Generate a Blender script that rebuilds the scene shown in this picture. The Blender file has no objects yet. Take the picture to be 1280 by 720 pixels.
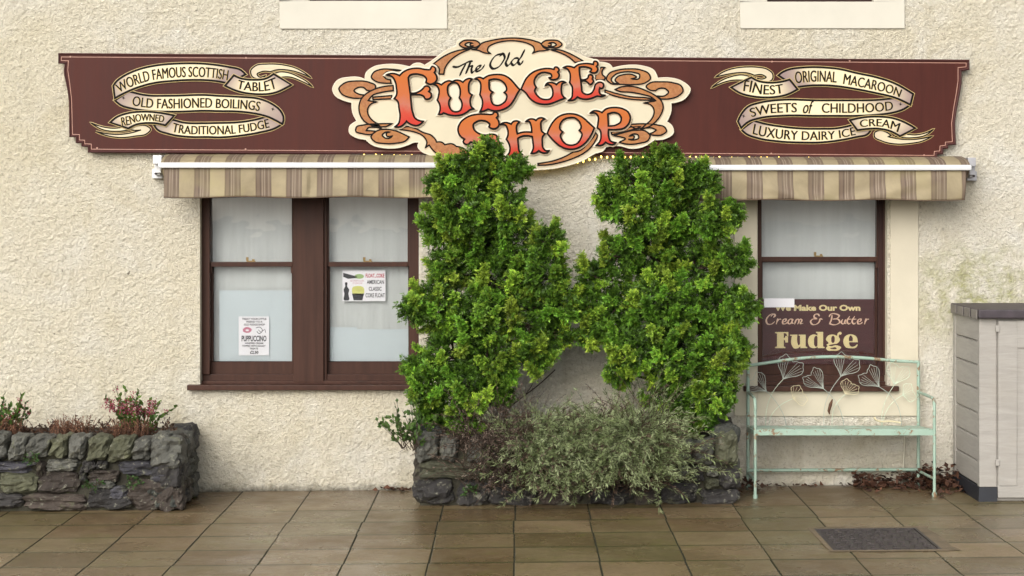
import bpy, bmesh, math, random
import numpy as np
from mathutils import Vector, Matrix, noise
from mathutils.geometry import tessellate_polygon

C = bpy.context.scene
COL = C.collection
R = math.radians
# ------------------------------------------------------------------ camera, sky, sun, exposure
D, S, H = 12.5, 190.0, 1.90          # camera distance to the wall, pixels per metre on the wall, eye height
FP = D * S
cam = bpy.data.cameras.new('camera')
cam.sensor_width = 36
cam.lens = 36 * FP / 1280
cam.shift_x = -6 / 1280
cam.shift_y = -110 / 1280
cam.clip_end = 2000
co = bpy.data.objects.new('camera', cam)
COL.objects.link(co)
co.location = (0, -D, H)
co.rotation_euler = (R(90), 0, 0)
C.camera = co

SUN_EL, SUN_AZ = 31, 203             # azimuth: clockwise from +Y; the sun stands behind the camera, to the left
w = bpy.data.worlds.new('World')
C.world = w
w.use_nodes = True
nt = w.node_tree
bg = nt.nodes['Background']
sky = nt.nodes.new('ShaderNodeTexSky')
sky.sky_type = 'NISHITA'
sky.sun_disc = False
sky.sun_elevation = R(SUN_EL)
sky.sun_rotation = R(SUN_AZ)
sky.dust_density = 4
sky.ozone_density = 1
hs = nt.nodes.new('ShaderNodeHueSaturation')
hs.inputs['Saturation'].default_value = 0.35
nt.links.new(sky.outputs[0], hs.inputs['Color'])
nt.links.new(hs.outputs[0], bg.inputs[0])
bg.inputs[1].default_value = 0.15
sl = bpy.data.lights.new('sun', 'SUN')
sl.energy = 1.0
sl.angle = R(50)
sl.color = (1, 0.97, 0.92)
so = bpy.data.objects.new('sun', sl)
COL.objects.link(so)
sd = Vector((math.sin(R(SUN_AZ)) * math.cos(R(SUN_EL)), math.cos(R(SUN_AZ)) * math.cos(R(SUN_EL)), math.sin(R(SUN_EL))))
so.rotation_euler = (-sd).to_track_quat('-Z', 'Y').to_euler()
so.location = sd * 30
C.view_settings.view_transform = 'Standard'
C.view_settings.look = 'None'
C.view_settings.gamma = 1
C.view_settings.exposure = 0.43
C.cycles.max_bounces = 8
C.cycles.transparent_max_bounces = 16

# ------------------------------------------------------------------ helpers
def P(px, py, Y=0.0):
    """a point of the photograph put at its real distance Y (0 = wall plane, negative = towards the street)"""
    d = D + Y
    return Vector(((px - 646) * d / FP, Y, H + (250 - py) * d / FP))

def gz(x):
    return 0.006 + 0.0106 * x

def link(name, me, mat=None, parent=None, **kw):
    o = bpy.data.objects.new(name, me)
    COL.objects.link(o)
    if me is not None and mat is not None:
        for m in (mat if isinstance(mat, (list, tuple)) else [mat]):
            me.materials.append(m)
    if parent is not None:
        o.parent = parent
        if parent.type == 'EMPTY':
            o.matrix_parent_inverse = Matrix.Translation(-Vector(parent.location))
    for k, v in kw.items():
        o[k] = v
    return o

def thing(name, label, category, loc=(0, 0, 0), group=None):
    o = bpy.data.objects.new(name, None)
    o.empty_display_size = 0.1
    COL.objects.link(o)
    o.location = loc
    tag(o, label, category, group)
    return o

def tag(o, label, category, group=None):
    o['label'] = label
    o['category'] = category
    if group:
        o['group'] = group
    return o

class MB:
    def __init__(self):
        self.v, self.f, self.m, self.c = [], [], [], []
    def add(self, vs, fs, mi=0, col=None):
        b = len(self.v)
        self.v += [tuple(p) for p in vs]
        self.f += [tuple(i + b for i in f) for f in fs]
        self.m += [mi] * len(fs)
        self.c += [col if col is not None else (1, 1, 1, 1)] * len(vs)
    def box(self, x0, x1, y0, y1, z0, z1, mi=0, col=None):
        vs = [(x, y, z) for z in (z0, z1) for y in (y0, y1) for x in (x0, x1)]
        fs = [(0, 2, 3, 1), (4, 5, 7, 6), (0, 1, 5, 4), (2, 6, 7, 3), (0, 4, 6, 2), (1, 3, 7, 5)]
        self.add(vs, fs, mi, col)
    def pbox(self, px0, px1, py0, py1, yf, yb, mi=0):
        a, b = P(px0, py1, yf), P(px1, py0, yf)
        self.box(a.x, b.x, yf, yb, a.z, b.z, mi)
    def tube(self, pts, r, seg=8, mi=0, caps=True):
        pts = [Vector(p) for p in pts]
        n = len(pts)
        rs = r if isinstance(r, (list, tuple)) else [r] * n
        vs, fs = [], []
        t0 = (pts[1] - pts[0]).normalized()
        u = t0.orthogonal().normalized()
        for i in range(n):
            t = (pts[min(i + 1, n - 1)] - pts[max(i - 1, 0)])
            t = t.normalized() if t.length > 1e-9 else t0
            u = (u - t * u.dot(t))
            u = u.normalized() if u.length > 1e-6 else t.orthogonal().normalized()
            v = t.cross(u)
            for k in range(seg):
                a = 2 * math.pi * k / seg
                vs.append(pts[i] + (u * math.cos(a) + v * math.sin(a)) * rs[i])
        for i in range(n - 1):
            for k in range(seg):
                k2 = (k + 1) % seg
                fs.append((i * seg + k, i * seg + k2, (i + 1) * seg + k2, (i + 1) * seg + k))
        if caps:
            fs.append(tuple(range(seg))[::-1])
            fs.append(tuple((n - 1) * seg + k for k in range(seg)))
        self.add(vs, fs, mi)
    def mesh(self, name, smooth=False, attr=False, bevel=0.0):
        me = bpy.data.meshes.new(name)
        me.from_pydata(self.v, [], self.f)
        me.polygons.foreach_set('material_index', self.m)
        if attr:
            a = me.color_attributes.new('Col', 'FLOAT_COLOR', 'POINT')
            a.data.foreach_set('color', np.array(self.c, dtype=np.float32).ravel())
        me.update()
        if bevel > 0:
            bm = bmesh.new()
            bm.from_mesh(me)
            bmesh.ops.remove_doubles(bm, verts=bm.verts, dist=1e-6)
            es = [e for e in bm.edges if len(e.link_faces) == 2 and e.calc_face_angle(0) > 0.5]
            bmesh.ops.bevel(bm, geom=es, offset=bevel, segments=2, profile=0.6, affect='EDGES', clamp_overlap=True)
            bm.to_mesh(me)
            bm.free()
        if smooth:
            me.polygons.foreach_set('use_smooth', [True] * len(me.polygons))
            try:
                me.set_sharp_from_angle(angle=R(40))
            except Exception:
                pass
        return me
    def obj(self, name, mat, parent=None, **kw):
        sm = {k: kw.pop(k) for k in ('smooth', 'attr', 'bevel') if k in kw}
        return link(name, self.mesh(name, **sm), mat, parent, **kw)

def np_mesh(name, V, F, col=None):
    me = bpy.data.meshes.new(name)
    V = np.asarray(V, dtype=np.float32)
    F = np.asarray(F, dtype=np.int32)
    k = F.shape[1]
    me.vertices.add(len(V))
    me.vertices.foreach_set('co', V.ravel())
    me.loops.add(F.size)
    me.loops.foreach_set('vertex_index', F.ravel())
    me.polygons.add(len(F))
    me.polygons.foreach_set('loop_start', np.arange(0, F.size, k, dtype=np.int32))
    me.update(calc_edges=True)
    if col is not None:
        a = me.color_attributes.new('Col', 'FLOAT_COLOR', 'POINT')
        c = np.ones((len(V), 4), dtype=np.float32)
        c[:, :3] = col
        a.data.foreach_set('color', c.ravel())
    me.validate()
    return me

# --- curves drawn as control points: a point with a third value is a corner
def spline(pts, n=8, closed=True):
    pts = [tuple(p) for p in pts]
    N = len(pts)
    out = []
    def sharp(i):
        return len(pts[i]) > 2
    rng = range(N if closed else N - 1)
    for i in rng:
        j = (i + 1) % N
        p1, p2 = np.array(pts[i][:2], float), np.array(pts[j][:2], float)
        if sharp(i) or (not closed and i == 0):
            p0 = None
        else:
            p0 = np.array(pts[(i - 1) % N][:2], float)
        if sharp(j) or (not closed and j == N - 1):
            p3 = None
        else:
            p3 = np.array(pts[(j + 1) % N][:2], float)
        L = np.linalg.norm(p2 - p1)
        def tan(a, b, c):
            la, lb = np.linalg.norm(b - a) + 1e-9, np.linalg.norm(c - b) + 1e-9
            t = ((b - a) / la * lb + (c - b) / lb * la) / (la + lb)
            return t
        m1 = tan(p0, p1, p2) if p0 is not None else None
        m2 = tan(p1, p2, p3) if p3 is not None else None
        d = (p2 - p1) / (L + 1e-9)
        if m1 is None and m2 is None:
            m1 = m2 = d
        elif m1 is None:
            m1 = d * 1.5 - m2 * 0.5
        elif m2 is None:
            m2 = d * 1.5 - m1 * 0.5
        m1, m2 = m1 * L, m2 * L
        for k in range(n):
            t = k / n
            h00, h10 = 2 * t**3 - 3 * t**2 + 1, t**3 - 2 * t**2 + t
            h01, h11 = -2 * t**3 + 3 * t**2, t**3 - t**2
            q = h00 * p1 + h10 * m1 + h01 * p2 + h11 * m2
            out.append((q[0], q[1]))
    if not closed:
        out.append(pts[-1][:2])
    return out

def crop(x0, y0, k, pts):
    return [((p[0] / k + x0), (p[1] / k + y0)) + tuple(p[2:]) for p in pts]

def clean(c, eps=0.02):
    o = []
    for p in c:
        if not o or abs(p[0] - o[-1][0]) + abs(p[1] - o[-1][1]) > eps:
            o.append(p)
    if len(o) > 2 and abs(o[0][0] - o[-1][0]) + abs(o[0][1] - o[-1][1]) < eps:
        o.pop()
    return o

def plate(mb, contours, yf, thick, mi=0, ymap=None, back=False):
    """flat cut-out: contours in photo pixels, front face at depth yf, edges going back by thick"""
    if ymap is None:
        ymap = yf
    cs = [clean(c) for c in contours]
    P3 = [[P(p[0], p[1], ymap) for p in c] for c in cs]
    flat = [[Vector((q.x, q.z, 0)) for q in c] for c in P3]
    tris = tessellate_polygon(flat)
    allp = [q for c in P3 for q in c]
    vs = [(q.x, yf, q.z) for q in allp]
    fs = []
    for t in tris:
        a, b, c = (allp[i] for i in t)
        cr = (b.x - a.x) * (c.z - a.z) - (b.z - a.z) * (c.x - a.x)
        fs.append(tuple(t) if cr > 0 else tuple(t)[::-1])
    mb.add(vs, fs, mi)
    if thick > 0:
        for c in P3:
            n = len(c)
            ar = sum(c[i].x * c[(i + 1) % n].z - c[(i + 1) % n].x * c[i].z for i in range(n))
            v2 = [(q.x, yf, q.z) for q in c] + [(q.x, yf + thick, q.z) for q in c]
            f2 = []
            for i in range(n):
                j = (i + 1) % n
                f2.append((i, n + i, n + j, j) if ar > 0 else (i, j, n + j, n + i))
            mb.add(v2, f2, mi)
    if back:
        mb.add([(q.x, yf + thick, q.z) for q in allp], [f[::-1] for f in fs], mi)

def ridge(mb, pts, w, yb, h=0.002, closed=True, mi=0, ymap=None):
    """painted or moulded line along pts (photo pixels), w metres wide, standing h off depth yb"""
    if ymap is None:
        ymap = yb
    q = [P(p[0], p[1], ymap) for p in (clean(pts) if closed else pts)]
    n = len(q)
    vs, fs = [], []
    for i in range(n):
        a = q[(i - 1) % n] if (closed or i > 0) else q[i]
        b = q[(i + 1) % n] if (closed or i < n - 1) else q[i]
        d1 = Vector((q[i].x - a.x, q[i].z - a.z))
        d2 = Vector((b.x - q[i].x, b.z - q[i].z))
        if d1.length < 1e-9: d1 = d2
        if d2.length < 1e-9: d2 = d1
        d1.normalize(); d2.normalize()
        n1, n2 = Vector((-d1.y, d1.x)), Vector((-d2.y, d2.x))
        m = n1 + n2
        if m.length < 0.2:
            m = n1
        m.normalize()
        s = 1 / max(0.6, m.dot(n1))
        m = m * (w[i] if isinstance(w, list) else w) * 0.5 * s
        vs += [(q[i].x + m.x, yb, q[i].z + m.y), (q[i].x, yb - h, q[i].z), (q[i].x - m.x, yb, q[i].z - m.y)]
    for i in range(n if closed else n - 1):
        j = (i + 1) % n
        fs += [(3 * i, 3 * i + 1, 3 * j + 1, 3 * j), (3 * i + 1, 3 * i + 2, 3 * j + 2, 3 * j + 1)]
    mb.add(vs, [f[::-1] for f in fs], mi)

def text_tris(s, bold=0.0, font_shear=0.0, spacing=1.0):
    cu = bpy.data.curves.new('lettering', 'FONT')
    cu.body = s
    cu.size = 1
    cu.offset = bold
    cu.shear = font_shear
    cu.space_character = spacing
    cu.resolution_u = 4
    o = bpy.data.objects.new('lettering', cu)
    me = bpy.data.meshes.new_from_object(o)
    v = [(p.co.x, p.co.y) for p in me.vertices]
    f = [tuple(p.vertices) for p in me.polygons]
    bpy.data.objects.remove(o)
    bpy.data.curves.remove(cu)
    bpy.data.meshes.remove(me)
    return v, f

def text_box(mb, s, px0, px1, pytop, pybot, y, bold=0.0, shear=0.0, mi=0, spacing=1.0):
    v, f = text_tris(s, bold, shear, spacing)
    xs, ys = [p[0] for p in v], [p[1] for p in v]
    x0, x1, y0, y1 = min(xs), max(xs), min(ys), max(ys)
    vs = [P(px0 + (a - x0) / (x1 - x0) * (px1 - px0), pybot - (b - y0) / (y1 - y0) * (pybot - pytop), y) for a, b in v]
    mb.add(vs, f, mi)

# ------------------------------------------------------------------ materials
class NB:
    def __init__(self, name):
        self.mat = bpy.data.materials.new(name)
        self.mat.use_nodes = True
        self.t = self.mat.node_tree
        self.b = self.t.nodes['Principled BSDF']
        self.out = self.t.nodes['Material Output']
    def n(self, typ, **kw):
        nd = self.t.nodes.new('ShaderNode' + typ)
        for k, v in kw.items():
            if hasattr(nd, k) and not k[0].isupper():
                setattr(nd, k, v)
            else:
                key = int(k[1:]) if k[0] == 'I' and k[1:].isdigit() else k
                self.set(nd.inputs[key], v)
        return nd
    def set(self, inp, v):
        if hasattr(v, 'is_linked') or isinstance(v, bpy.types.NodeSocket):
            self.t.links.new(v, inp)
        elif isinstance(v, bpy.types.Node):
            self.t.links.new(v.outputs[0], inp)
        else:
            if isinstance(v, tuple) and len(v) == 3 and inp.type == 'RGBA':
                v = (*v, 1)
            inp.default_value = v
    def p(self, **kw):
        for k, v in kw.items():
            self.set(self.b.inputs[k.replace('_', ' ')], v)
        return self
    def coord(self, scale=(1, 1, 1), out='Object'):
        tc = self.n('TexCoord')
        mp = self.n('Mapping')
        self.t.links.new(tc.outputs[out], mp.inputs[0])
        mp.inputs['Scale'].default_value = scale
        return mp.outputs[0]
    def noise(self, scale, detail=4, rough=0.55, vec=None, dist=0.0):
        nd = self.n('TexNoise', Scale=scale, Detail=detail, Roughness=rough, Distortion=dist)
        if vec is not None:
            self.t.links.new(vec, nd.inputs['Vector'])
        return nd.outputs['Fac']
    def ramp(self, fac, stops, interp='LINEAR'):
        nd = self.n('ValToRGB')
        self.t.links.new(fac, nd.inputs[0])
        cr = nd.color_ramp
        cr.interpolation = interp
        while len(cr.elements) < len(stops):
            cr.elements.new(0.5)
        for e, (p, c) in zip(cr.elements, stops):
            e.position = p
            e.color = (*c, 1) if isinstance(c, tuple) else (c, c, c, 1)
        return nd.outputs[0]
    def mix(self, fac, a, b, blend='MIX'):
        nd = self.t.nodes.new('ShaderNodeMix')
        nd.data_type = 'RGBA'
        nd.blend_type = blend
        self.set(nd.inputs[0], fac)
        self.set(nd.inputs[6], a)
        self.set(nd.inputs[7], b)
        return nd.outputs[2]
    def math(self, op, a, b=0.0):
        nd = self.n('Math', operation=op)
        self.set(nd.inputs[0], a)
        self.set(nd.inputs[1], b)
        return nd.outputs[0]
    def bump(self, h, strength=0.5, dist=0.01):
        nd = self.n('Bump', Strength=strength, Distance=dist)
        self.t.links.new(h, nd.inputs['Height'])
        self.t.links.new(nd.outputs[0], self.b.inputs['Normal'])
    def attr(self):
        return self.n('Attribute', attribute_name='Col').outputs['Color']

def plain(name, col, rough=0.5, var=0.12, scale=6, metal=0.0, bump=0.0, spec=0.5, stretch=(1, 1, 1)):
    b = NB(name)
    v = b.coord(stretch)
    f = b.noise(scale, 5, 0.6, v)
    lo = tuple(c * (1 - var) for c in col)
    hi = tuple(min(1, c * (1 + var)) for c in col)
    b.p(Base_Color=b.ramp(f, [(0.3, lo), (0.7, hi)]), Roughness=rough, Metallic=metal)
    b.b.inputs['Specular IOR Level'].default_value = spec
    if bump:
        b.bump(b.noise(scale * 6, 5, 0.6, v), bump, 0.004)
    return b.mat

def mat_harl():
    b = NB('roughcast')
    v = b.coord()
    big = b.noise(0.55, 4, 0.6, v)
    mid = b.noise(2.6, 5, 0.65, v, 0.4)
    base = b.ramp(big, [(0.35, (0.715, 0.655, 0.505)), (0.62, (0.775, 0.735, 0.63))])
    patch = b.ramp(mid, [(0.46, 0.0), (0.68, 0.75)])
    base = b.mix(patch, base, (0.80, 0.775, 0.695))
    sx0 = b.n('SeparateXYZ'); b.t.links.new(v, sx0.inputs[0])
    west = b.math('MULTIPLY', b.ramp(b.math('MULTIPLY', b.math('ADD', sx0.outputs[0], 4.0), 0.25), [(0.15, 0.5), (0.85, 0.0)]), b.ramp(b.noise(1.1, 4, 0.6, v), [(0.35, 0.0), (0.6, 1.0)]))
    base = b.mix(west, base, (0.70, 0.625, 0.42))
    # ochre weathering, a mossy stain by the shed, damp at the foot
    st = b.noise(1.3, 5, 0.7, v, 0.6)
    base = b.mix(b.ramp(st, [(0.55, 0.0), (0.75, 0.5)]), base, (0.56, 0.48, 0.29))
    sx = b.n('SeparateXYZ'); b.t.links.new(v, sx.inputs[0])
    x, z = sx.outputs[0], sx.outputs[2]
    dx = b.math('SUBTRACT', x, 3.05); dz = b.math('SUBTRACT', z, 1.28)
    dd = b.math('ADD', b.math('MULTIPLY', b.math('MULTIPLY', dx, dx), 2.2), b.math('MULTIPLY', b.math('MULTIPLY', dz, dz), 6.0))
    moss = b.math('MULTIPLY', b.ramp(dd, [(0.0, 1.0), (0.9, 0.0)]), b.ramp(b.noise(9, 5, 0.7, v), [(0.40, 0.0), (0.62, 0.8)]))
    base = b.mix(moss, base, (0.34, 0.34, 0.10))
    low = b.math('MULTIPLY', b.ramp(z, [(0.0, 1.0), (0.55, 0.0)]), b.ramp(b.noise(5, 5, 0.7, v), [(0.42, 0.0), (0.7, 0.7)]))
    base = b.mix(low, base, (0.47, 0.43, 0.32))
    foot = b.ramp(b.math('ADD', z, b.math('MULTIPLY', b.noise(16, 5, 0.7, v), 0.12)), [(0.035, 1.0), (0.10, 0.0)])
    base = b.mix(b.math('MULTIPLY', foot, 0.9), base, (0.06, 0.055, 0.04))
    drip = b.math('MULTIPLY', b.ramp(b.noise(2.0, 5, 0.65, b.coord((5, 1, 0.35))), [(0.54, 0.0), (0.72, 0.55)]), b.ramp(b.noise(0.9, 3, 0.6, v), [(0.42, 0.0), (0.6, 1.0)]))
    base = b.mix(drip, base, (0.52, 0.47, 0.34))
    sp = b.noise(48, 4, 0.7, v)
    base = b.mix(b.ramp(sp, [(0.30, 0.75), (0.44, 0.0)]), base, (0.38, 0.33, 0.24))  # dark specks painted in for the shade in the roughcast's crevices
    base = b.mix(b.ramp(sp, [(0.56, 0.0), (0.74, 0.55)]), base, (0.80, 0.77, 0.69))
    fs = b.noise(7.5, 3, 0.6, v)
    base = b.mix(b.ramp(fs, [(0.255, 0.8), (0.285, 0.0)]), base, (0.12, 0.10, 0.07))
    b.p(Base_Color=base, Roughness=0.9)
    b.b.inputs['Specular IOR Level'].default_value = 0.2
    h = b.math('ADD', b.noise(54, 4, 0.68, v), b.math('MULTIPLY', b.noise(130, 3, 0.6, v), 0.35))
    b.bump(h, 1.0, 0.031)
    return b.mat

def mat_paintwood(name, dark, light, rough=0.35, stretch=(14, 14, 0.8), var=0.5):
    b = NB(name)
    v = b.coord(stretch)
    f = b.noise(1.6, 6, 0.65, v, 0.3)
    f2 = b.noise(1.2, 4, 0.6, b.coord())
    c = b.ramp(f, [(0.30, dark), (0.72, light)])
    c = b.mix(b.ramp(f2, [(0.4, 0.0), (0.75, var)]), c, tuple(x * 1.25 for x in light))
    b.p(Base_Color=c, Roughness=b.ramp(f, [(0.2, rough - 0.1), (0.8, rough + 0.15)]))
    b.bump(f, 0.25, 0.002)
    b.b.inputs['Specular IOR Level'].default_value = 0.2
    return b.mat

def mat_glass():
    b = NB('window_glass')
    b.t.nodes.remove(b.b)
    fr = b.n('Fresnel', IOR=1.52)
    f2 = b.math('MINIMUM', b.math('MULTIPLY', fr.outputs[0], 1.5), 1.0)
    tr = b.n('BsdfTransparent', Color=(0.98, 0.985, 0.985))
    gl = b.n('BsdfGlossy', Roughness=0.01, Color=(1, 1, 1))
    v = b.coord((1, 1, 1))
    nd = b.n('Bump', Strength=0.35, Distance=0.004)
    b.t.links.new(b.noise(3.5, 2, 0.5, v), nd.inputs['Height'])
    b.t.links.new(nd.outputs[0], gl.inputs['Normal'])
    mx = b.n('MixShader')
    b.t.links.new(f2, mx.inputs[0])
    b.t.links.new(tr.outputs[0], mx.inputs[1])
    b.t.links.new(gl.outputs[0], mx.inputs[2])
    b.t.links.new(mx.outputs[0], b.out.inputs[0])
    return b.mat

def mat_slab():
    b = NB('sandstone_flags')
    v = b.coord()
    tone = b.attr()
    sep = b.n('SeparateColor'); b.t.links.new(tone, sep.inputs[0])
    r1, r2 = sep.outputs[0], sep.outputs[1]
    c = b.mix(r1, (0.122, 0.078, 0.036), (0.242, 0.176, 0.098))
    c = b.mix(b.math('MULTIPLY', r2, 0.65), c, (0.115, 0.105, 0.045))
    n1 = b.noise(2.2, 6, 0.7, v, 0.5)
    c = b.mix(b.ramp(n1, [(0.45, 0.0), (0.72, 0.55)]), c, (0.115, 0.072, 0.034))
    n2 = b.noise(11, 6, 0.75, v)
    c = b.mix(b.ramp(n2, [(0.50, 0.0), (0.75, 0.6)]), c, (0.27, 0.20, 0.115))
    n3 = b.noise(5, 5, 0.7, b.coord((1, 1, 1)), 1.0)
    c = b.mix(b.ramp(n3, [(0.52, 0.0), (0.70, 0.5)]), c, (0.14, 0.135, 0.035))
    sx = b.n('SeparateXYZ'); b.t.links.new(v, sx.inputs[0])
    c = b.mix(b.ramp(b.noise(60, 4, 0.7, v), [(0.50, 0.0), (0.72, 0.75)]), c, (0.07, 0.052, 0.032))
    c = b.mix(b.ramp(b.noise(110, 4, 0.7, v), [(0.58, 0.0), (0.75, 0.5)]), c, (0.38, 0.31, 0.21))
    c = b.mix(b.math('MINIMUM', b.math('MULTIPLY', sep.outputs[2], 1.15), 0.85), c, (0.040, 0.042, 0.016))
    damp = b.math('ADD', b.math('MULTIPLY', sx.outputs[1], 1.0), b.math('MULTIPLY', b.noise(2.4, 5, 0.7, v), 2.2))
    c = b.mix(b.ramp(b.math('ADD', damp, -0.05), [(0.1, 0.0), (0.75, 0.6)]), c, (0.085, 0.052, 0.026))
    wet = b.noise(1.5, 4, 0.6, v)
    b.p(Base_Color=c, Roughness=b.ramp(wet, [(0.38, 0.17), (0.62, 0.46)]))
    b.bump(b.math('ADD', b.noise(30, 5, 0.7, v), b.math('ADD', b.math('MULTIPLY', n1, 0.6), b.math('MULTIPLY', b.noise(110, 4, 0.7, v), 0.5))), 0.5, 0.006)
    return b.mat

def mat_soilish(name, cols, scale=30, rough=0.95):
    b = NB(name)
    v = b.coord()
    f = b.noise(scale, 6, 0.7, v)
    b.p(Base_Color=b.ramp(f, [(0.3, cols[0]), (0.55, cols[1]), (0.8, cols[2])]), Roughness=rough)
    b.bump(f, 0.9, 0.02)
    return b.mat

def mat_stone():
    b = NB('whinstone')
    v = b.coord()
    tone = b.attr()
    n1 = b.noise(13, 6, 0.7, v, 0.3)
    c = b.mix(b.ramp(n1, [(0.25, 0.0), (0.75, 1.0)]), b.mix(0.55, tone, (0.0, 0.0, 0.0), 'MIX'), b.mix(0.0, tone, tone))
    li = b.noise(9, 6, 0.75, v, 0.8)
    c = b.mix(b.ramp(li, [(0.56, 0.0), (0.66, 0.6)]), c, (0.15, 0.155, 0.085))
    l2 = b.noise(24, 5, 0.7, v, 0.5)
    c = b.mix(b.ramp(l2, [(0.58, 0.0), (0.66, 0.75)]), c, (0.27, 0.265, 0.205))
    b.p(Base_Color=c, Roughness=b.ramp(n1, [(0.3, 0.45), (0.7, 0.85)]))
    b.bump(b.math('ADD', b.noise(22, 8, 0.75, v, 0.4), b.math('MULTIPLY', b.noise(70, 4, 0.7, v), 0.4)), 1.0, 0.022)
    return b.mat

def mat_leaf(name, rough=0.55, trans=0.25, spec=0.3):
    b = NB(name)
    c = b.attr()
    b.p(Base_Color=c, Roughness=rough)
    b.b.inputs['Specular IOR Level'].default_value = spec
    if trans:
        tl = b.n('BsdfTranslucent')
        b.t.links.new(c, tl.inputs[0])
        mx = b.n('MixShader', I0=trans)
        b.t.links.new(b.b.outputs[0], mx.inputs[1])
        b.t.links.new(tl.outputs[0], mx.inputs[2])
        b.t.links.new(mx.outputs[0], b.out.inputs[0])
    return b.mat

def mat_vcol(name, rough=0.45, var=0.08):
    b = NB(name)
    v = b.coord()
    c = b.attr()
    c = b.mix(b.ramp(b.noise(40, 5, 0.6, v), [(0.3, var), (0.7, 0.0)]), c, (0.1, 0.07, 0.05))
    b.p(Base_Color=c, Roughness=rough)
    return b.mat

def mat_letter():
    b = NB('letter_enamel')
    tc = b.n('TexCoord')
    sx = b.n('SeparateXYZ'); b.t.links.new(tc.outputs['Generated'], sx.inputs[0])
    nz = b.noise(25, 5, 0.6, b.coord())
    f = b.math('ADD', sx.outputs[2], b.math('MULTIPLY', b.math('SUBTRACT', nz, 0.5), 0.25))
    c = b.ramp(f, [(0.06, (0.47, 0.030, 0.018)), (0.22, (0.47, 0.052, 0.026)), (0.38, (0.43, 0.135, 0.085)), (0.54, (0.45, 0.118, 0.034)), (0.8, (0.45, 0.118, 0.020)), (1.0, (0.46, 0.14, 0.040))])
    b.p(Base_Color=c, Roughness=0.4)
    b.b.inputs['Specular IOR Level'].default_value = 0.2
    return b.mat

def mat_copper():
    b = NB('copper_paint')
    v = b.coord()
    f = b.noise(60, 6, 0.75, v)
    f2 = b.noise(7, 3, 0.6, v)
    c = b.ramp(f, [(0.3, (0.24, 0.088, 0.034)), (0.55, (0.36, 0.155, 0.062)), (0.75, (0.45, 0.235, 0.11))])
    c = b.mix(b.ramp(f2, [(0.45, 0.0), (0.65, 0.4)]), c, (0.40, 0.185, 0.045))
    b.p(Base_Color=c, Roughness=0.45)
    b.b.inputs['Specular IOR Level'].default_value = 0.2
    return b.mat

def mat_awning():
    b = NB('striped_canvas')
    v = b.coord()
    sx = b.n('SeparateXYZ'); b.t.links.new(v, sx.inputs[0])
    fr = b.math('FRACT', b.math('DIVIDE', b.math('ADD', sx.outputs[0], 20.0 + 0.045), 0.1975))
    # one repeat: a brown band ruled with pale threads, then a plain straw band
    br, dk, pale, straw, edge = (0.155, 0.110, 0.078), (0.092, 0.062, 0.045), (0.29, 0.235, 0.175), (0.32, 0.265, 0.16), (0.20, 0.15, 0.09)
    c = b.ramp(fr, [(0.0, dk), (0.02, br), (0.12, dk), (0.15, br), (0.185, pale), (0.21, br), (0.26, pale), (0.285, br), (0.33, dk), (0.35, br), (0.40, pale), (0.42, br), (0.47, dk), (0.495, straw), (0.97, edge)], 'CONSTANT')
    c = b.mix(b.ramp(b.noise(4, 5, 0.65, v, 0.5), [(0.38, 0.0), (0.68, 0.6)]), c, (0.17, 0.135, 0.085))
    c = b.mix(b.ramp(b.noise(2.2, 3, 0.6, v), [(0.52, 0.0), (0.72, 0.4)]), c, (0.36, 0.325, 0.13))
    b.p(Base_Color=c, Roughness=0.75)
    b.bump(b.noise(300, 2, 0.5, v), 0.2, 0.001)
    return b.mat

def mat_bench():
    b = NB('mint_paint')
    v = b.coord()
    f = b.noise(9, 6, 0.7, v)
    c = b.ramp(f, [(0.3, (0.245, 0.365, 0.29)), (0.7, (0.34, 0.455, 0.375))])
    rust = b.noise(16, 6, 0.75, v, 0.6)
    c = b.mix(b.ramp(rust, [(0.545, 0.0), (0.60, 0.9)]), c, (0.20, 0.095, 0.035))
    b.p(Base_Color=c, Roughness=0.5)
    b.bump(rust, 0.3, 0.002)
    return b.mat

def mat_plasticwood():
    b = NB('shed_plastic')
    v = b.coord((3, 3, 22))
    wv = b.noise(1.1, 5, 0.65, v, 1.2)
    c = b.ramp(wv, [(0.3, (0.29, 0.275, 0.250)), (0.7, (0.36, 0.342, 0.312))])
    c = b.mix(b.ramp(b.noise(3, 5, 0.7, b.coord()), [(0.5, 0.0), (0.8, 0.4)]), c, (0.30, 0.27, 0.22))
    b.p(Base_Color=c, Roughness=0.6)
    b.bump(wv, 0.5, 0.006)
    return b.mat

def mat_light():
    b = NB('bulb_glow')
    b.p(Base_Color=(0.9, 0.7, 0.25), Roughness=0.4, Emission_Color=(1.0, 0.66, 0.12), Emission_Strength=4.0)
    return b.mat

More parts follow.
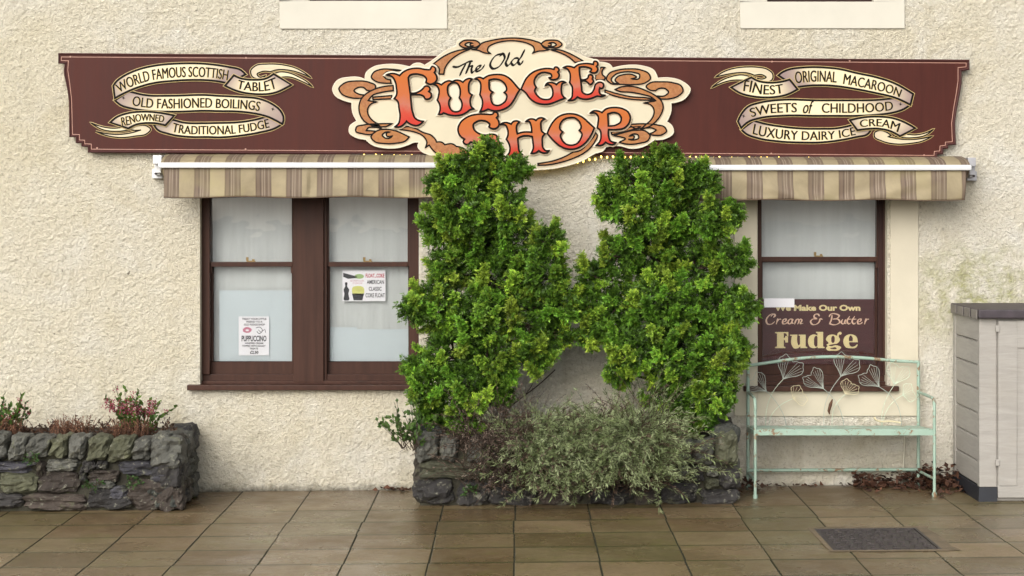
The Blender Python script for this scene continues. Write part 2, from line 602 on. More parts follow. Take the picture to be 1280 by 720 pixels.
M = dict(
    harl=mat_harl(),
    smooth=plain('smooth_render', (0.55, 0.505, 0.395), 0.8, 0.06, 3, bump=0.25, spec=0.2),
    upsmooth=plain('upper_render', (0.585, 0.56, 0.48), 0.8, 0.05, 3, bump=0.25, spec=0.2),
    joinery=mat_paintwood('brown_joinery', (0.034, 0.0145, 0.0098), (0.064, 0.028, 0.0185), 0.45, (14, 14, 0.8), 0.3),
    joinery_dark=mat_paintwood('dark_joinery', (0.022, 0.009, 0.008), (0.04, 0.016, 0.013), 0.45),
    glass=mat_glass(),
    board=mat_paintwood('maroon_board', (0.045, 0.0085, 0.0050), (0.066, 0.0138, 0.0084), 0.45, (9, 9, 0.7), 0.4),
    board_edge=plain('board_edge', (0.055, 0.014, 0.012), 0.5),
    pinline=plain('pinline', (0.42, 0.23, 0.17), 0.45, 0.15, 20),
    cream=plain('cream_sign', (0.57, 0.51, 0.37), 0.5, 0.08, 3, spec=0.25),
    halo=plain('cream_halo', (0.64, 0.57, 0.435), 0.45, 0.05, 8),
    tan=plain('tan_line', (0.50, 0.38, 0.25), 0.5, 0.1, 10),
    black=plain('sign_black', (0.007, 0.005, 0.004), 0.6, spec=0.1),
    gold=plain('gold_line', (0.42, 0.31, 0.12), 0.4, 0.15, 20),
    goldtext=plain('gold_shadow', (0.55, 0.40, 0.12), 0.45, 0.1, 20),
    ribbon=mat_vcol('ribbon_paint', 0.42),
    letter=mat_letter(),
    copper=mat_copper(),
    awning=mat_awning(),
    alu=plain('white_aluminium', (0.66, 0.67, 0.68), 0.35, 0.05, 5),
    steel=plain('grey_steel', (0.42, 0.42, 0.44), 0.4, 0.1, 20, metal=0.6),
    brass=plain('brass', (0.30, 0.20, 0.07), 0.35, 0.15, 20, metal=0.8),
    blind=plain('white_blind', (0.565, 0.59, 0.58), 0.8, 0.06, 2.2, stretch=(7, 1, 0.6)),  # faint upright streaks coloured in for the reflections on the panes
    sheet=plain('white_card', (0.56, 0.625, 0.65), 0.7, 0.02, 2),
    paper=plain('paper', (0.82, 0.81, 0.84), 0.7, 0.01, 3),
    ink=plain('ink', (0.03, 0.03, 0.035), 0.7),
    inkred=plain('red_ink', (0.45, 0.02, 0.05), 0.7),
    inkpink=plain('pink_ink', (0.55, 0.22, 0.30), 0.7),
    inkyellow=plain('yellow_ink', (0.62, 0.62, 0.20), 0.7),
    inkgreen=plain('green_ink', (0.35, 0.50, 0.20), 0.7),
    panelbrown=mat_paintwood('brown_panel', (0.060, 0.018, 0.018), (0.085, 0.027, 0.026), 0.45, (0.8, 9, 12)),
    fudgetext=plain('panel_lettering', (0.72, 0.61, 0.32), 0.5, 0.05, 10),
    scripttext=plain('panel_script', (0.70, 0.48, 0.35), 0.5, 0.05, 10),
    dark=plain('dark_void', (0.012, 0.012, 0.012), 0.9),
    slab=mat_slab(),
    joint=mat_soilish('mossy_joint', ((0.012, 0.010, 0.006), (0.03, 0.028, 0.012), (0.05, 0.065, 0.015)), 14),
    asphalt=mat_soilish('asphalt', ((0.035, 0.035, 0.035), (0.05, 0.05, 0.05), (0.07, 0.07, 0.068)), 60, 0.85),
    stone=mat_stone(),
    mortar=mat_soilish('mortar', ((0.022, 0.020, 0.015), (0.045, 0.042, 0.028), (0.075, 0.08, 0.03)), 12),
    soil=mat_soilish('soil', ((0.012, 0.008, 0.006), (0.03, 0.02, 0.014), (0.07, 0.045, 0.03)), 25),
    conifer=mat_leaf('conifer_leaf', 0.5, 0.22, 0.35),
    leaf=mat_leaf('leaf', 0.55, 0.22),
    dryleaf=mat_leaf('dry_leaf', 0.7, 0.1),
    bark=mat_soilish('bark', ((0.03, 0.018, 0.012), (0.07, 0.045, 0.03), (0.13, 0.09, 0.065)), 40),
    mint=mat_bench(),
    wire=plain('wire_grey', (0.38, 0.42, 0.37), 0.5, 0.2, 30),
    wirecream=plain('wire_cream', (0.62, 0.55, 0.36), 0.5, 0.15, 30),
    wiremint=plain('wire_mint', (0.52, 0.60, 0.47), 0.5, 0.2, 30),
    rust=plain('rust', (0.09, 0.04, 0.02), 0.8, 0.4, 40),
    shed=mat_plasticwood(),
    shedroof=plain('shed_roof', (0.045, 0.035, 0.042), 0.55, 0.3, 15, bump=0.3),
    shedtab=plain('shed_tab', (0.16, 0.145, 0.13), 0.6, 0.25, 12, bump=0.3),
    shedbase=plain('shed_base', (0.014, 0.016, 0.022), 0.55, 0.2, 10),
    iron=plain('cast_iron', (0.055, 0.046, 0.046), 0.5, 0.35, 25, metal=0.3, bump=0.5),
    cement=mat_soilish('cement', ((0.10, 0.075, 0.045), (0.17, 0.13, 0.08), (0.21, 0.165, 0.105)), 10, 0.7),
    bulb=mat_light(),
    cable=plain('cable', (0.03, 0.03, 0.025), 0.6),
    whitecable=plain('white_cable', (0.55, 0.52, 0.42), 0.5),
)

# ------------------------------------------------------------------ ground
def build_ground():
    g = MB()
    g.add([(-150, -150, gz(0) - 0.16), (150, -150, gz(0) - 0.16), (150, 150, gz(0) - 0.16), (-150, 150, gz(0) - 0.16)], [(0, 1, 2, 3)])
    g.obj('ground', M['asphalt'], kind='structure')
    rnd = random.Random(5)
    xs = [k * 0.4475 - 0.012 for k in range(-22, 23)]
    ys = [-0.02, -0.84] + [-0.84 - 0.432 * k for k in range(1, 14)]
    mb = MB()
    j = 0.0035
    for r in range(len(ys) - 1):
        y1, y0 = ys[r], ys[r + 1]
        off = rnd.uniform(-0.012, 0.012)
        for i in range(len(xs) - 1):
            xa = xs[i] + j + off + rnd.uniform(-0.0015, 0.0015)
            xb = xs[i + 1] - j + off + rnd.uniform(-0.0015, 0.0015)
            za, zb = gz(xa), gz(xb)
            t = [rnd.uniform(-0.0005, 0.0005) for _ in range(4)]
            col = (rnd.random(), max(0.0, rnd.uniform(-0.8, 1.0)), rnd.random(), 1)
            e = 0.0025
            ey = rnd.uniform(0.014, 0.026)
            dr = 0.0012
            d = 0.05
            ya, yb = y0 + rnd.uniform(0.0004, 0.0016), y1 - rnd.uniform(0.0004, 0.0016)
            vs = [(xa, ya, za - d), (xb, ya, zb - d), (xb, yb, zb - d), (xa, yb, za - d),
                  (xa, ya, za - dr), (xb, ya, zb - dr), (xb, yb, zb - dr), (xa, yb, za - dr),
                  (xa + e, ya + ey, za + t[0]), (xb - e, ya + ey, zb + t[1]), (xb - e, yb - ey, zb + t[2]), (xa + e, yb - ey, za + t[3])]
            fs = []
            for a in (0, 4):
                for k in range(4):
                    k2 = (k + 1) % 4
                    fs.append((a + k, a + k2, a + 4 + k2, a + 4 + k))
            fs.append((8, 9, 10, 11))
            mb.add(vs, fs, 0, (col[0], col[1], 0, 1))
            for q in range(8):
                mb.c[-12 + q] = (col[0], col[1], 1, 1)
    mb.obj('pavement', M['slab'], attr=True, kind='structure')
    b = MB()
    xl, xr = -10, 10.2
    b.add([(xl, -6.5, gz(xl) - 0.0042), (xr, -6.5, gz(xr) - 0.0042), (xr, -0.0, gz(xr) - 0.0042), (xl, -0.0, gz(xl) - 0.0042),
           (xl, -6.5, gz(xl) - 0.2), (xr, -6.5, gz(xr) - 0.2)], [(0, 1, 2, 3), (4, 5, 1, 0)])
    b.obj('pavement_bed', M['joint'], kind='structure')

build_ground()

# ------------------------------------------------------------------ the shop front
WIN_L = (250, 523.5, 226, 486)      # openings in photo pixels: x0, x1, top, bottom
WIN_R = (947, 1109, 226, 487)
UP_L = (386, 527, -170, 1)
UP_R = (959, 1092, -170, 2)
shop = thing('shop_building', 'cream roughcast shop front with brown framed sash windows on the paved street', 'building', (0, 0, 0))

def build_wall():
    holes = [(P(a, 0).x, P(b, 0).x, P(0, d).z, P(0, c).z) for a, b, c, d in (WIN_L, WIN_R, UP_L, UP_R)]
    V, F = [], []
    step = 0.0115
    def axis(lo, hi, st, cuts):
        ps = sorted({lo, hi, *[c for c in cuts if lo < c < hi]})
        out = []
        for a, b in zip(ps, ps[1:]):
            n = max(1, int(math.ceil((b - a) / st)))
            out += [a + (b - a) * k / n for k in range(n)]
        return out + [hi]
    cx = [h[0] for h in holes] + [h[1] for h in holes]
    cz = [h[2] for h in holes] + [h[3] for h in holes]
    xs = [-9.0, -7.0, -5.0] + axis(-3.6, 3.55, step, cx) + [5.0, 7.0, 9.0]
    zs = [-0.25] + axis(-0.06, 3.35, step, cz) + [4.05, 5.6]
    zs = sorted(set(zs) | {h[3] for h in holes})
    xs = np.array(xs); zs = np.array(zs)
    nx, nz = len(xs), len(zs)
    Y = np.zeros((nz, nx))
    for j, z in enumerate(zs):
        for i, x in enumerate(xs):
            p = Vector((x * 33, 0, z * 30))
            a = noise.noise(p)
            b = noise.noise(Vector((x * 52 + 7, 3, z * 47)))
            c = noise.noise(Vector((x * 1.1, 9, z * 1.1)))
            d = max(0.0, a + 0.15) * 0.0085 + b * 0.0055 + c * 0.006
            Y[j, i] = -d
    edge = np.zeros((nz, nx), bool)
    for x0, x1, z0, z1 in holes:
        ix = (xs >= x0 - 1e-6) & (xs <= x1 + 1e-6)
        iz = (zs >= z0 - 1e-6) & (zs <= z1 + 1e-6)
        edge |= np.outer(iz, ix)
    Y[edge] = 0
    X, Z = np.meshgrid(xs, zs)
    V = np.stack([X.ravel(), Y.ravel(), Z.ravel()], 1)
    for j in range(nz - 1):
        zc = (zs[j] + zs[j + 1]) / 2
        for i in range(nx - 1):
            xc = (xs[i] + xs[i + 1]) / 2
            if any(h[0] < xc < h[1] and h[2] < zc < h[3] for h in holes):
                continue
            a = j * nx + i
            F.append((a, a + 1, a + nx + 1, a + nx))
    me = np_mesh('wall', V, F)
    me.polygons.foreach_set('use_smooth', [True] * len(me.polygons))
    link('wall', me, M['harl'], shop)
    # reveals, side and back of the building
    mb = MB()
    for x0, x1, z0, z1 in holes:
        y = 0.30
        for q in ([(x0, 0, z0), (x0, y, z0), (x0, y, z1), (x0, 0, z1)], [(x1, 0, z0), (x1, 0, z1), (x1, y, z1), (x1, y, z0)],
                  [(x0, 0, z1), (x0, y, z1), (x1, y, z1), (x1, 0, z1)], [(x0, 0, z0), (x1, 0, z0), (x1, y, z0), (x0, y, z0)]):
            mb.add(q, [(0, 1, 2, 3)])
    mb.add([(-9, 0, -.25), (-9, 6, -.25), (-9, 6, 5.6), (-9, 0, 5.6)], [(0, 3, 2, 1)])
    mb.add([(9, 0, -.25), (9, 6, -.25), (9, 6, 5.6), (9, 0, 5.6)], [(0, 1, 2, 3)])
    mb.add([(-9, 6, -.25), (9, 6, -.25), (9, 6, 5.6), (-9, 6, 5.6)], [(0, 1, 2, 3)])
    mb.obj('window_reveal', M['smooth'], shop)
    r = MB()
    r.add([(-9.4, -0.4, 5.5), (9.4, -0.4, 5.5), (9.4, 3, 7.6), (-9.4, 3, 7.6), (9.4, 6.4, 5.5), (-9.4, 6.4, 5.5)], [(0, 1, 2, 3), (3, 2, 4, 5), (0, 3, 5), (1, 4, 2)])
    r.obj('roof', M['shedroof'], shop)
build_wall()

def band(px0, px1, py0, py1, y=-0.015, mb=None):
    mb.pbox(px0, px1, py0, py1, y, 0.02)

# smooth painted bands round the windows
b = MB()
band(918, 946.5, 228, 520, mb=b); band(1113, 1148, 228, 520, mb=b); band(946.5, 1113, 489, 520, mb=b)
b.obj('window_surround', M['smooth'], shop, bevel=0.004)
b = MB()
x0, x1 = P(1109, 0).x, P(1113, 0).x
b.add([(x0, 0.1, P(0, 488).z), (x1, -0.0145, P(0, 488).z), (x1, -0.0145, P(0, 226).z), (x0, 0.1, P(0, 226).z)], [(0, 1, 2, 3)])
b.obj('splayed_reveal', plain('grey_reveal', (0.48, 0.46, 0.44), 0.8, 0.05, 4), shop)
for a, c, u, wn in ((350, 559, UP_L, 36), (925.5, 1131, UP_R, 35.5)):
    b = MB()
    band(a, c, u[3], wn, -0.016, b); band(a, u[0], -200, u[3], -0.016, b); band(u[1], c, -200, u[3], -0.016, b); band(u[0], u[1], -200, u[2], -0.016, b)
    b.obj('window_surround', M['upsmooth'], shop, bevel=0.004)
    f = MB()
    f.pbox(u[0], u[1], u[3] - 12, u[3] - 0.3, 0.06, 0.16)
    f.pbox(u[0], u[0] + 10, u[2], u[3] - 12, 0.10, 0.16); f.pbox(u[1] - 10, u[1], u[2], u[3] - 12, 0.10, 0.16)
    f.pbox(u[0] + 10, u[1] - 10, u[2], u[2] + 10, 0.10, 0.16); f.pbox(u[0] + 10, u[1] - 10, -88, -80, 0.10, 0.16)
    wn = f.obj('window', M['joinery_dark'], shop, bevel=0.003)
    g = MB(); g.pbox(u[0] + 10, u[1] - 10, u[2] + 10, u[3] - 12, 0.13, 0.135); g.obj('pane', M['glass'], wn)
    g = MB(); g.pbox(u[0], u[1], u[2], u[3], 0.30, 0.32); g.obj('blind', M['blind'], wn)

def sash_window(op, lights, frame_px, sill, meet):
    """box frame, mullion, sill; lights = [(x0, x1 of the box opening, glass edges...)]"""
    x0, x1, yt, yb = op
    f = MB()
    yF = 0.075
    f.pbox(x0, x0 + frame_px, yt, yb - 18, yF, 0.24)
    f.pbox(x1 - frame_px, x1, yt, yb - 18, yF, 0.24)
    f.pbox(x0, x1, yb - 18, yb - 10, yF + 0.02, 0.24)
    f.pbox(x0, x1, yb - 10, yb - 4, yF - 0.012, 0.24)
    win = f.obj('window', M['joinery'], shop, bevel=0.003)
    s = MB()
    s.pbox(sill[0], sill[1], sill[2], sill[3], -0.055, 0.075)
    s.obj('sill', M['joinery'], win, bevel=0.005)
    for (a, c, gu, gl) in lights:
        # upper sash stands forward of the lower one
        (u0, u1, ut, ub), (l0, l1, lt, lb) = gu, gl
        us = MB()
        us.pbox(a, u0, ut, ub + 5, 0.105, 0.135); us.pbox(u1, c, ut, ub + 5, 0.105, 0.135)
        us.pbox(u0, u1, ub, ub + 6, 0.100, 0.135); us.pbox(u0, u1, ut, ut + 8, 0.105, 0.135)
        # little horns under the meeting rail
        us.pbox(a, a + 3, ub + 5, ub + 14, 0.107, 0.133); us.pbox(c - 3, c, ub + 5, ub + 14, 0.107, 0.133)
        us.obj('upper_sash', M['joinery'], win, bevel=0.002)
        g = MB(); g.pbox(u0, u1, ut + 8, ub, 0.122, 0.126); g.obj('pane', M['glass'], win)
        ls = MB()
        ls.pbox(a, l0, lt - 6, lb, 0.140, 0.172); ls.pbox(l1, c, lt - 6, lb, 0.140, 0.172)
        ls.pbox(l0, l1, lt - 6, lt, 0.140, 0.172); ls.pbox(a, c, lb, yb - 18, 0.140, 0.172)
        ls.obj('lower_sash', M['joinery'], win, bevel=0.002)
        g = MB(); g.pbox(l0, l1, lt, lb, 0.155, 0.159); g.obj('pane', M['glass'], win)
        lt_ = MB()
        mx = (u0 + u1) / 2 - 4
        lt_.pbox(mx - 2, mx + 9, ub - 1.6, ub, 0.1355, 0.15); lt_.pbox(mx - 2.5, mx + 0.5, ub - 6, ub - 1.6, 0.1355, 0.148); lt_.pbox(mx + 5, mx + 8, ub - 3.5, ub - 1.6, 0.1355, 0.148)
        lt_.obj('sash_latch', M['brass'], win, bevel=0.001)
    return win

def blind(x0, x1, y0, y1, y, seed, amp=0.0012):
    """white cloth blind with soft vertical waves"""
    rnd = random.Random(seed)
    n = 60
    A, Bp = P(x0, y1, y), P(x1, y0, y)
    V, F = [], []
    for k in range(n + 1):
        x = A.x + (Bp.x - A.x) * k / n
        d = amp * (math.sin(k * 0.7 + seed) + 0.6 * math.sin(k * 1.9 + 2 * seed))
        V += [(x, y + d, A.z), (x, y + d, Bp.z)]
    for k in range(n):
        F.append((2 * k, 2 * k + 2, 2 * k + 3, 2 * k + 1))
    me = np_mesh('blind', V, F)
    me.polygons.foreach_set('use_smooth', [True] * n)
    return me

winL = sash_window(WIN_L, [(262, 366.5, (263, 365, 230, 327.5), (266.5, 365, 333.5, 452)), (404.5, 515, (411, 509.5, 230, 327.5), (412, 510.5, 333.5, 452))], 12, (233.5, 538, 481.5, 488), 0)
m = MB(); m.pbox(366.5, 404.5, 228, 478, 0.062, 0.24); m.pbox(404.5, 408.5, 228, 478, 0.085, 0.1); m.obj('mullion', M['joinery'], winL, bevel=0.004)
winR = sash_window(WIN_R, [(950, 1098, (952, 1096, 230, 321), (953, 1094, 328, 456))], 5, (930, 1124, 483, 489.5), 0)
m = MB(); m.pbox(1098, 1104, 228, 470, 0.09, 0.24); m.obj('frame_lining', M['joinery_dark'], winR, bevel=0.002)
for i, (w_, x0, x1) in enumerate(((winL, 262, 366), (winL, 405, 515), (winR, 950, 1098))):
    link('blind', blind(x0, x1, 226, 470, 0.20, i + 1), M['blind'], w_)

# ------------------------------------------------------------------ things in the windows
def sheet(name, label, cat, px0, px1, py0, py1, y, th=0.003, mat='sheet', group=None):
    m = MB(); m.pbox(px0, px1, py0, py1, y, y + th)
    o = m.obj(name, M[mat], None)
    return tag(o, label, cat, group)
sheet('display_card', 'white card standing in the left sash window behind the tall printed notice', 'card', 274, 365.5, 363, 453, 0.172)
sheet('display_card', 'small grey white card low against the mullion in the second sash window', 'card', 411, 446, 409, 453, 0.178)
sheet('display_card', 'larger bluish white card low in the second sash window, nearest the left cypress', 'card', 444.5, 511, 411.5, 453, 0.172)

po = thing('poster', 'tall white printed notice with a price in the lower left window pane', 'poster', P(317, 444, 0.161))
m = MB(); m.pbox(298.3, 336.3, 395.5, 444.3, 0.1605, 0.1612); m.obj('paper', M['paper'], po)
m = MB(); yy = 0.16
for s, a, c, t, u in (('TREAT YOUR LITTLE', 302.5, 333, 397.5, 400), ('FRIEND TO A', 308, 328, 401, 403.4), ('OLD FUDGE SHOP', 305, 331, 404.5, 407)):
    text_box(m, s, a, c, t, u, yy, 0.03)
text_box(m, 'PUPPUCCINO', 302, 333, 419.5, 426.8, yy, 0.03)
for s, a, c, t, u in (('WHIPPED CREAM', 306, 329, 428, 430.2), ('TOPPED WITH DOGGY', 302.7, 332, 431.3, 433.6), ('TREATS', 312, 322.6, 434.7, 436.9)):
    text_box(m, s, a, c, t, u, yy, 0.03)
text_box(m, '£2.50', 312.5, 323, 438.5, 442.3, yy, 0.04)
m.obj('lettering', M['ink'], po)
def blob(cx, cy, rx, ry, n=20, wob=0.0, seed=0):
    rr = random.Random(seed)
    return [(cx + rx * math.cos(2 * math.pi * k / n) * (1 + rr.uniform(-wob, wob)), cy + ry * math.sin(2 * math.pi * k / n) * (1 + rr.uniform(-wob, wob))) for k in range(n)]
m = MB(); plate(m, [blob(309, 412.5, 5.5, 3.6, 20, 0.08), blob(309, 412.8, 2.2, 1.2)[::-1]], yy, 0); m.obj('pink_stamp', M['inkpink'], po)
m = MB()
ridge(m, spline([(320, 410), (325, 409), (328, 413), (324, 417), (321, 414)], 5, False), 0.004, yy, 0.0003, False)
ridge(m, spline([(323, 412), (326, 415), (331, 412), (332, 416)], 5, False), 0.003, yy, 0.0003, False)
m.obj('sketch', M['ink'], po)

po = thing('poster', 'wide colour printed notice with a bottle and a glass in the second sash window', 'poster', P(455, 377, 0.161))
m = MB(); m.pbox(428, 481.8, 338, 376.5, 0.1605, 0.1612); m.obj('paper', M['paper'], po)
m = MB(); text_box(m, 'FLOAT...COKE', 457, 480.5, 342, 347, yy, 0.03); m.obj('red_lettering', M['inkred'], po)
m = MB()
text_box(m, 'AMERICAN', 458.5, 480, 350, 355, yy, 0.02); text_box(m, 'CLASSIC', 461, 477, 358.5, 363.5, yy, 0.02); text_box(m, 'COKE FLOAT', 457, 481, 366.5, 371.8, yy, 0.02)
m.obj('lettering', M['ink'], po)
m = MB()
plate(m, [spline([(431.5, 353), (434, 353), (434, 358), (436.5, 362), (435.5, 367), (436.5, 375), (429.8, 375), (430.5, 367), (429.5, 362), (431.5, 358)], 3)], yy, 0)
plate(m, [[(440, 367), (455, 367), (453, 375.3), (442, 375.3)]], yy, 0)
plate(m, [[(429, 341), (446, 345.5), (446, 347.5), (435, 348.5), (429, 346)]], yy, 0)
m.obj('bottle_print', M['ink'], po)
m = MB(); plate(m, [spline([(440.5, 366.8), (441, 359), (447, 357.5), (454, 359), (455, 366.8)], 4)], yy, 0); m.obj('ice_cream_print', M['inkyellow'], po)
m = MB(); plate(m, [blob(449, 345.5, 6, 3)], yy, 0); m.obj('green_print', M['inkgreen'], po)
m = MB()
for a, c, t in ((438, 455, 350), (441, 453, 353)):
    text_box(m, 'ICE CREAM & COKE', a, c, t, t + 2, yy, 0.0)
m.obj('pink_lettering', M['inkpink'], po)

# brown painted panel in the right window
pn = thing('window_panel', 'brown painted fudge panel with pale lettering in the window behind the bench', 'sign', P(1024, 455, 0.15))
m = MB(); m.pbox(953.2, 1094, 374, 455.5, 0.161, 0.169); m.obj('panel', M['panelbrown'], pn)
ky = 0.1598
m = MB(); text_box(m, 'We Make Our Own', 968, 1075.5, 381, 388.6, ky, 0.045); m.obj('lettering', M['fudgetext'], pn)
K = lambda pts: crop(930, 360, 6.4, pts)
m = MB()
def poly(*cs):
    plate(m, [spline(K(c), 5) for c in cs], ky, 0)
s1 = 1
poly([(248, 352, 1), (355, 352, 1), (355, 388, 1), (346, 388, 1), (335, 364), (318, 361, 1), (318, 402, 1), (328, 396), (330, 384, 1), (352, 384, 1), (352, 436, 1), (330, 436, 1), (328, 420), (318, 413, 1), (318, 468, 1), (331, 472, 1), (331, 481, 1), (248, 481, 1), (248, 472, 1), (264, 468, 1), (264, 364, 1), (248, 361, 1)])
poly([(368, 373, 1), (428, 373, 1), (428, 440), (436, 458), (448, 448, 1), (448, 383, 1), (437, 380, 1), (437, 373, 1), (493, 373, 1), (493, 468, 1), (506, 472, 1), (506, 481, 1), (452, 481, 1), (450, 466, 1), (430, 482), (400, 482), (384, 462), (383, 384, 1), (368, 381, 1)])
poly([(576, 351, 1), (633, 351, 1), (633, 468, 1), (645, 472, 1), (645, 481, 1), (590, 481, 1), (589, 470, 1), (560, 482), (528, 472), (512, 428), (526, 385), (556, 371), (588, 380, 1), (588, 362, 1), (576, 359, 1)], [(560, 428), (565, 392), (577, 381), (588, 392, 1), (588, 460, 1), (576, 471), (564, 460)])
poly([(745, 384, 1), (750, 362), (770, 350), (782, 362), (772, 374), (762, 372), (758, 388), (768, 412), (745, 444), (710, 450), (678, 460), (688, 464), (740, 458), (778, 476), (760, 496), (710, 502), (665, 496), (656, 480), (668, 464), (660, 455), (676, 442), (655, 412), (672, 382), (712, 372)], [(698, 412), (703, 435), (713, 440), (722, 432), (726, 412), (722, 388), (712, 381), (702, 390)], [(688, 482), (712, 490), (742, 484), (735, 476), (705, 478)])
poly([(794, 428), (808, 388), (850, 370), (896, 386), (911, 434, 1), (842, 434, 1), (846, 458), (862, 470), (888, 464), (906, 448, 1), (908, 458), (896, 476), (856, 482), (812, 472)], [(840, 424, 1), (842, 392), (853, 379), (866, 390), (869, 424, 1)])
m.obj('fudge_lettering', M['fudgetext'], pn)
def stroke(mb, pts, wpx, y, nib=0.9, lo=0.45, n=6):
    sp = spline(pts, n, False)
    ws = []
    for i in range(len(sp)):
        a, c = sp[max(0, i - 1)], sp[min(len(sp) - 1, i + 1)]
        an = math.atan2(-(c[1] - a[1]), c[0] - a[0])
        e = min(i, len(sp) - 1 - i)
        ws.append(wpx / S * (lo + (1 - lo) * abs(math.sin(an - nib))) * (1.0 if e > 1 else 0.6))
    ridge(mb, sp, ws, y, 0.0005, False)
m = MB()
def ks(pts, dx=0):
    stroke(m, K([(p[0] + dx, p[1]) for p in pts]), 2.1, ky, 0.3, 0.4)
ks([(215, 228), (226, 216), (244, 210), (250, 222), (240, 232), (248, 215), (225, 208), (195, 226), (178, 262), (190, 288), (215, 290), (246, 268)])
ks([(258, 290), (270, 250), (268, 262), (282, 250), (298, 250)])
def le(dx): ks([(308, 272), (334, 262), (337, 250), (322, 249), (309, 266), (313, 286), (332, 286), (348, 272)], dx)
le(0)
ks([(390, 254), (372, 248), (355, 264), (354, 282), (368, 287), (384, 268), (392, 248), (384, 278), (398, 284)])
ks([(404, 290), (418, 250)]); ks([(410, 272), (430, 249), (438, 256), (428, 290)]); ks([(434, 270), (452, 249), (462, 256), (452, 284), (474, 282)])
ks([(604, 226), (592, 210), (568, 212), (560, 230), (580, 246), (552, 248), (533, 268), (545, 290), (578, 290), (604, 266), (610, 246), (628, 252)])
ks([(704, 214), (698, 256), (682, 290)]); ks([(680, 232), (694, 210), (738, 208), (762, 222), (745, 242), (714, 248), (756, 252), (766, 272), (744, 290), (704, 292), (686, 284)])
ks([(790, 250), (780, 280), (794, 288), (814, 252), (806, 280), (820, 284)])
for dx in (0, 40):
    ks([(846, 226), (828, 278), (840, 288), (852, 278)], dx); ks([(822, 250), (860, 249)], dx)
le(600); ks([(964, 290), (976, 250), (974, 262), (986, 250), (1000, 250)])
m.obj('script_lettering', M['scripttext'], pn)
sheet('note', 'blank white note taped over the top corner of the brown fudge panel', 'note', 955, 993, 373, 384.2, 0.1565, 0.0008, 'paper')

# ------------------------------------------------------------------ painted fascia boards
YB = -0.062
def fascia(outline, inner, label, sub):
    t = thing('sign_board', label, 'sign', P(sum(p[0] for p in outline) / len(outline), max(p[1] for p in outline), YB))
    m = MB(); plate(m, [outline], YB, 0.045, back=True); pnl = m.obj('panel', M['board'], t)
    m = MB(); ridge(m, outline, 0.014, YB - 0.0005, 0.006); m.obj('edge_moulding', M['board_edge'], t)
    m = MB(); ridge(m, inner, 0.0042, YB - 0.0006, 0.0006); m.obj('border_line', M['pinline'], t)
    for px, py in sub:
        q = P(px, py, YB)
        m = MB(); m.tube([(q.x, YB, q.z), (q.x, YB - 0.004, q.z)], 0.006, 8)
        m.obj('screw_head', M['pinline'], t)
    return t

c1 = lambda p: crop(60, 40, 3.556, p)
LB = c1([(50, 98), (50, 136), (79, 138), (75, 165), (76, 190), (84, 225), (92, 265), (97, 310), (98, 360), (99, 462), (128, 463), (128, 489), (153, 490), (153, 505), (181, 507), (182, 532)]) + [(646, 193), (646, 71.6)]
LI = c1([(59, 111), (59, 127), (91, 128), (88, 170), (96, 225), (105, 300), (109, 455), (140, 456), (140, 480), (163, 481), (163, 497), (192, 498), (193, 521)]) + [(644, 189.8), (644, 74.6)]
bl = fascia(LB, LI, 'maroon fascia board, left of the cut-out sign, ribbon begins WORLD FAMOUS SCOTTISH', [(121.5, 185), (307, 186.5), (307.5, 72.4), (88, 71)])
c3 = lambda p: crop(860, 50, 3.368, p)
RB = [(646.8, 71.6), (646.8, 193)] + c3([(1045, 496), (1046, 478), (1070, 477), (1071, 455), (1091, 453), (1092, 439), (1124, 437), (1120, 350), (1128, 290), (1142, 220), (1148, 180), (1148, 128), (1181, 122), (1181, 87)])
RI = [(649, 74.6), (649, 189.8)] + c3([(1036, 486), (1037, 469), (1060, 467), (1061, 446), (1083, 444), (1084, 430), (1113, 428), (1110, 350), (1118, 290), (1131, 215), (1137, 170), (1137, 116), (1171, 113), (1171, 97)])
br = fascia(RB, RI, 'maroon fascia board, right of the cut-out sign, ribbon begins ORIGINAL MACAROON', [(965, 77), (964, 192), (1155, 194), (1062, 76)])

CR, LV, DK = (0.78, 0.68, 0.44), (0.25, 0.175, 0.165), (0.10, 0.06, 0.06)
def resample(pts, n):
    sp = spline(pts, 6, False)
    d = [0]
    for a, c in zip(sp, sp[1:]):
        d.append(d[-1] + math.hypot(c[0] - a[0], c[1] - a[1]))
    out = []
    for k in range(n + 1):
        s = d[-1] * k / n
        i = max(0, min(len(d) - 2, next((i for i in range(len(d) - 1) if d[i + 1] >= s), len(d) - 2)))
        f = (s - d[i]) / max(1e-9, d[i + 1] - d[i])
        out.append((sp[i][0] + (sp[i + 1][0] - sp[i][0]) * f, sp[i][1] + (sp[i + 1][1] - sp[i][1]) * f))
    return out

